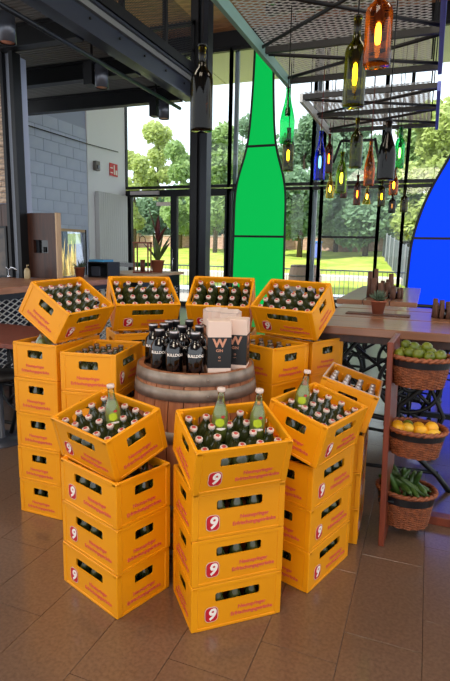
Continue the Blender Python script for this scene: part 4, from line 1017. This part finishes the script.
def ball(rx, rz, m, name, tip=0):
    pr = [(0, -rz - tip * .3)] + [(rx * math.sin(PI * k / 9), -rz * math.cos(PI * k / 9)) for k in range(1, 9)] + [(0, rz + tip)]
    return MB().lathe(pr, 14).mesh(name, m)
me_lime = ball(.0275, .030, M_limef, 'lime', .004); me_or = ball(.034, .034, M_orange, 'orange'); me_le = ball(.029, .038, mat('lemon_peel', (240, 190, 60), .4), 'lemon', .006)
me_st = MB().lathe([(0, .029), (.004, .03), (.003, .036), (0, .037)], 6).mesh('stem_end', M_bark)
H1 = .145
lp = [(-.10, .0), (-.055, -.045), (-.06, .03), (-.01, -.07), (.0, -.02), (.0, .05), (.05, -.07), (.055, -.01), (.05, .045), (.10, -.04), (.105, .02), (-.03, .08), (-.11, -.04), (.03, .08)]
for i, (x, y) in enumerate(lp):
    o = fruit('lime', me_lime, BK[0], x, y, H1 + .008 + .012 * (1 - (x * x + y * y) / .02) + .008 * (i % 2), 1, 'green lime heaped in the top basket', 'lime', 'limes in the top basket')
    put('stem_end', me_st, o)
for i, (x, y) in enumerate([(-.035, -.02), (.03, .01), (-.08, .02)]):
    o = fruit('lime', me_lime, BK[0], x, y, H1 + .050, 1, 'green lime heaped in the top basket', 'lime', 'limes in the top basket'); put('stem_end', me_st, o)
for i, (x, y, k) in enumerate(((-.10, .02, 0), (-.045, .045, 2), (-.04, -.04, 1), (.015, .04, 0), (.03, -.03, 0), (.085, .02, 0), (.10, -.04, 1), (-.09, -.05, 0))):
    me = (me_or, me_le, me_lime)[k]; nm_ = ('orange', 'lemon', 'lime')[k]
    fruit(nm_, me, BK[1], x, y, .135 - .012 + .008 * (i % 3), 1.05, {'orange': 'bright orange fruit in the middle basket', 'lemon': 'pale yellow lemon in the middle basket', 'lime': 'single green citrus in the middle basket'}[nm_], nm_, {'orange': 'oranges in the middle basket', 'lemon': 'lemons in the middle basket', 'lime': None}[nm_])
me_cu = MB().lathe([(0, -.10), (.009, -.098), (.014, -.085), (.0165, -.04), (.017, .0), (.0165, .05), (.013, .085), (.007, .1), (0, .102)], 10).mesh('cucumber', M_cuc)
me_ct = MB().lathe([(0, -.112), (.004, -.112), (.005, -.096), (0, -.095)], 6).mesh('stem', M_leaf)
for i in range(15):
    x = -.10 + .20 * ((i * 7) % 15) / 15; y = -.07 + .12 * ((i * 4) % 15) / 15
    R = RZ(-.55 + .5 * math.sin(i * 2.1)) @ RY(-PI / 2 + .30 + .18 * math.cos(i * 1.7))
    if i % 3 == 0: R = RZ(.5 + i * .3) @ RY(-.5)
    o = fruit('cucumber', me_cu, BK[2], x * .7, y * .6 + .012, .212 + .006 * (i % 4), .88 + .12 * random.random(), 'dark green cucumber heaped in the lowest basket', 'cucumber', 'cucumbers in the lowest basket', R)
    put('stem', me_ct, o)

# ================================================================== HANGING RACK AND BOTTLE LAMPS
RZ_ = 2.6
def rack(u0, u1, v0, v1, label, el, er, cross, xb):
    e = empty('mesh_rack', ((u0 + u1) / 2, (v0 + v1) / 2, RZ_)); tag(e, label, 'rack', 'suspended mesh racks'); L = T((-(u0 + u1) / 2, -(v0 + v1) / 2, -RZ_))
    MB().box((u0 - .012, v0, RZ_ - .01), (u0 + .012, v1, RZ_ + .05)).build('edge_bar', el, e, L)
    MB().box((u1 - .012, v0, RZ_ - .01), (u1 + .012, v1, RZ_ + .05)).build('edge_bar', er, e, L)
    for v in cross: MB().box((u0 + .012, v - .012, RZ_ + .012), (u1 - .012, v + .012, RZ_ + .045)).build('cross_bar', M_black, e, L)
    q = diamonds(u1 - u0 - .03, v1 - v0 - .02, .066, .03, .0020, T((u0 + .015, v0 + .01, RZ_ + .054))).build('expanded_mesh', M_mesh, e, L); q['kind'] = 'stuff'
    for a, b in xb: MB().tube([(a[0], a[1], RZ_ + .028), (b[0], b[1], RZ_ + .028)], .010, 6).build('brace', M_black, e, L)
    for u in (u0 + .05, u1 - .05):
        for v in (v0 + .1, v1 - .1): MB().tube([(u, v, RZ_ + .05), (u, v, CEZ - .036)], .005, 5).build('hanger_rod', M_black, e, L)
ul_, ur_ = -.955, -.03
rack(ul_, ur_, 1.3, 3.58, 'nearer suspended steel mesh rack with teal left edge and blue right edge', M_teal, M_blued, (1.32, 2.15, 3.0, 3.56), [((ul_, 2.2), (ur_, 2.95)), ((ur_, 2.2), (ul_, 2.95)), ((ul_, 3.05), (ur_, 3.5)), ((ur_, 3.05), (ul_, 3.5)), ((ul_, 1.4), (ur_, 2.1))])
rack(ul_, ur_, 3.92, 5.1, 'farther suspended steel mesh rack nearer the glass facade', M_mesh, M_blued, (3.94, 4.5, 5.08), [((ul_, 4.0), (ur_, 4.45)), ((ur_, 4.0), (ul_, 4.45)), ((ul_, 4.55), (ur_, 5.0)), ((ur_, 4.55), (ul_, 5.0))])
GL = {k: glass('lamp_glass_' + k, c, .3) for k, c in dict(olive=(140, 138, 30), dark=(44, 38, 36), deep=(96, 92, 22), amber=(220, 148, 56), green=(80, 220, 150), blue=(40, 100, 246), lime=(176, 204, 70), brown=(156, 84, 36), yellow=(226, 206, 100)).items()}
GLI = {k: mat('lamp_tint_' + k, c, .1) for k, c in dict(dark=(26, 24, 18)).items()}
shapes = {
    'bordeaux': [(.96, 0), (1, .02), (1, .60), (.9, .66), (.42, .74), (.36, .80), (.36, .97), (.42, .97), (.42, 1.0)],
    'burgundy': [(.96, 0), (1, .02), (1, .45), (.85, .57), (.55, .70), (.38, .80), (.35, .97), (.41, .97), (.41, 1.0)],
    'flute': [(.93, 0), (.97, .02), (1, .40), (.8, .55), (.5, .72), (.32, .86), (.28, .97), (.34, .97), (.34, 1.0)],
    'cone': [(1.15, 0), (1.1, .05), (.8, .35), (.45, .6), (.32, .75), (.30, .97), (.34, 1.0)]}
LP = [ # px, top, bottom, width px, real radius, glass, shape, lit, label
    (201.5, 45, 131, 22, .038, 'deep', 'bordeaux', 0, 'big dark olive bottle lamp hanging alone before the black column'),
    (376, -22, 66, 27, .038, 'amber', 'bordeaux', 1, 'biggest amber bottle lamp with glowing bulb cut by the top edge'),
    (353, 17, 107, 22, .038, 'olive', 'bordeaux', 1, 'big olive bottle lamp left of the biggest amber one'),
    (286.5, 88, 143, 15, .036, 'green', 'flute', 0, 'clear green bottle lamp hanging beside the green panel'),
    (287.5, 128, 171, 11.5, .036, 'olive', 'bordeaux', 1, 'olive amber bottle lamp below the clear green one'),
    (319, 131, 180, 11.5, .036, 'blue', 'burgundy', 1, 'only cobalt blue bottle lamp'),
    (328, 134, 173, 8, .036, 'brown', 'bordeaux', 1, 'brown glowing bottle lamp just right of the blue bottle lamp'),
    (340.5, 152, 193, 11.5, .038, 'lime', 'burgundy', 1, 'yellow green glowing bottle lamp under the farther rack'),
    (329.5, 173, 198, 8, .036, 'yellow', 'flute', 1, 'small pale yellow bottle lamp under the brown one'),
    (343.5, 178, 198, 6.5, .036, 'brown', 'bordeaux', 0, 'small dark brown bottle lamp behind the yellow green one'),
    (355, 118, 168, 12.5, .037, 'olive', 'bordeaux', 0, 'unlit olive bottle lamp in the middle of the cluster'),
    (368.5, 141, 186, 11, .037, 'amber', 'flute', 0, 'slim amber bottle lamp left of the big black one'),
    (385, 121, 180, 17.5, .038, 'dark', 'burgundy', 0, 'big nearly black bottle lamp in the cluster'),
    (398.5, 127, 168, 9.5, .036, 'green', 'bordeaux', 1, 'bright green bottle lamp right of the big black one'),
    (356.5, 175, 205, 7, .036, 'brown', 'bordeaux', 1, 'small brown glowing bottle lamp, low in the cluster'),
    (366.5, 184, 204, 7.5, .036, 'yellow', 'cone', 1, 'small yellow cone shaped glowing bottle lamp'),
    (381, 180, 206, 7.5, .036, 'olive', 'bordeaux', 1, 'small olive glowing bottle lamp under the big black one'),
    (393, 168, 195, 9, .036, 'amber', 'burgundy', 1, 'amber glowing bottle lamp under the bright green one'),
    (391.5, 194, 213, 7, .036, 'dark', 'bordeaux', 1, 'lowest small dark bottle lamp with faint glow'),
    (403.5, 190, 212, 7.5, .036, 'olive', 'bordeaux', 0, 'small olive bottle lamp at the right end of the cluster'),
    (273, -28, 3, 10, .036, 'yellow', 'bordeaux', 0, 'bottle lamp bottom just visible at the top photo edge')]
for px, yt, yb, wpx, rr_, gl, shp, lit, lab in LP:
    D = FPX * 2 * rr_ / wpx; ym = (yt + yb) / 2
    d = ray(px, ym); fwd = Vector((-math.sin(PSI) * math.cos(PITCH), math.cos(PSI) * math.cos(PITCH), -math.sin(PITCH)))
    v = (d * (D / d.dot(fwd))).y
    pt_ = at(px, yt, v); pb_ = at(px, yb, v); h = pt_.z - pb_.z
    e = empty('bottle_lamp', (pb_.x, v, pb_.z), random.uniform(0, 6)); tag(e, lab, 'lamp', 'hanging bottle lamps')
    pr = [(0, 0)] if True else []
    pr = [(r * rr_, z * h) for r, z in shapes[shp]]
    MB().lathe([(0, .002 * h)] + pr, 20).build('glass_bottle', GL[gl], e)
    MB().tube([(0, 0, h * 1.0), (0, 0, h * .99)], .009, 8).tube([(0, 0, h * .99), (0, 0, CEZ - .036 - pb_.z)], .0028, 5).build('cord', mat('cord_red', (96, 30, 26), .6) if px in (319, 328, 368.5) else M_black, e)
    MB().lathe([(0, .5 * h), (.013, .5 * h), (.014, .60 * h), (.006, .66 * h), (.004, h), (0, h)], 10).build('socket', M_sock, e)
    if lit:
        MB().lathe([(0, .24 * h), (.006, .25 * h), (.0085, .30 * h), (.0085, .42 * h), (.006, .48 * h), (0, .5 * h)], 10).build('bulb', M_bulb, e)
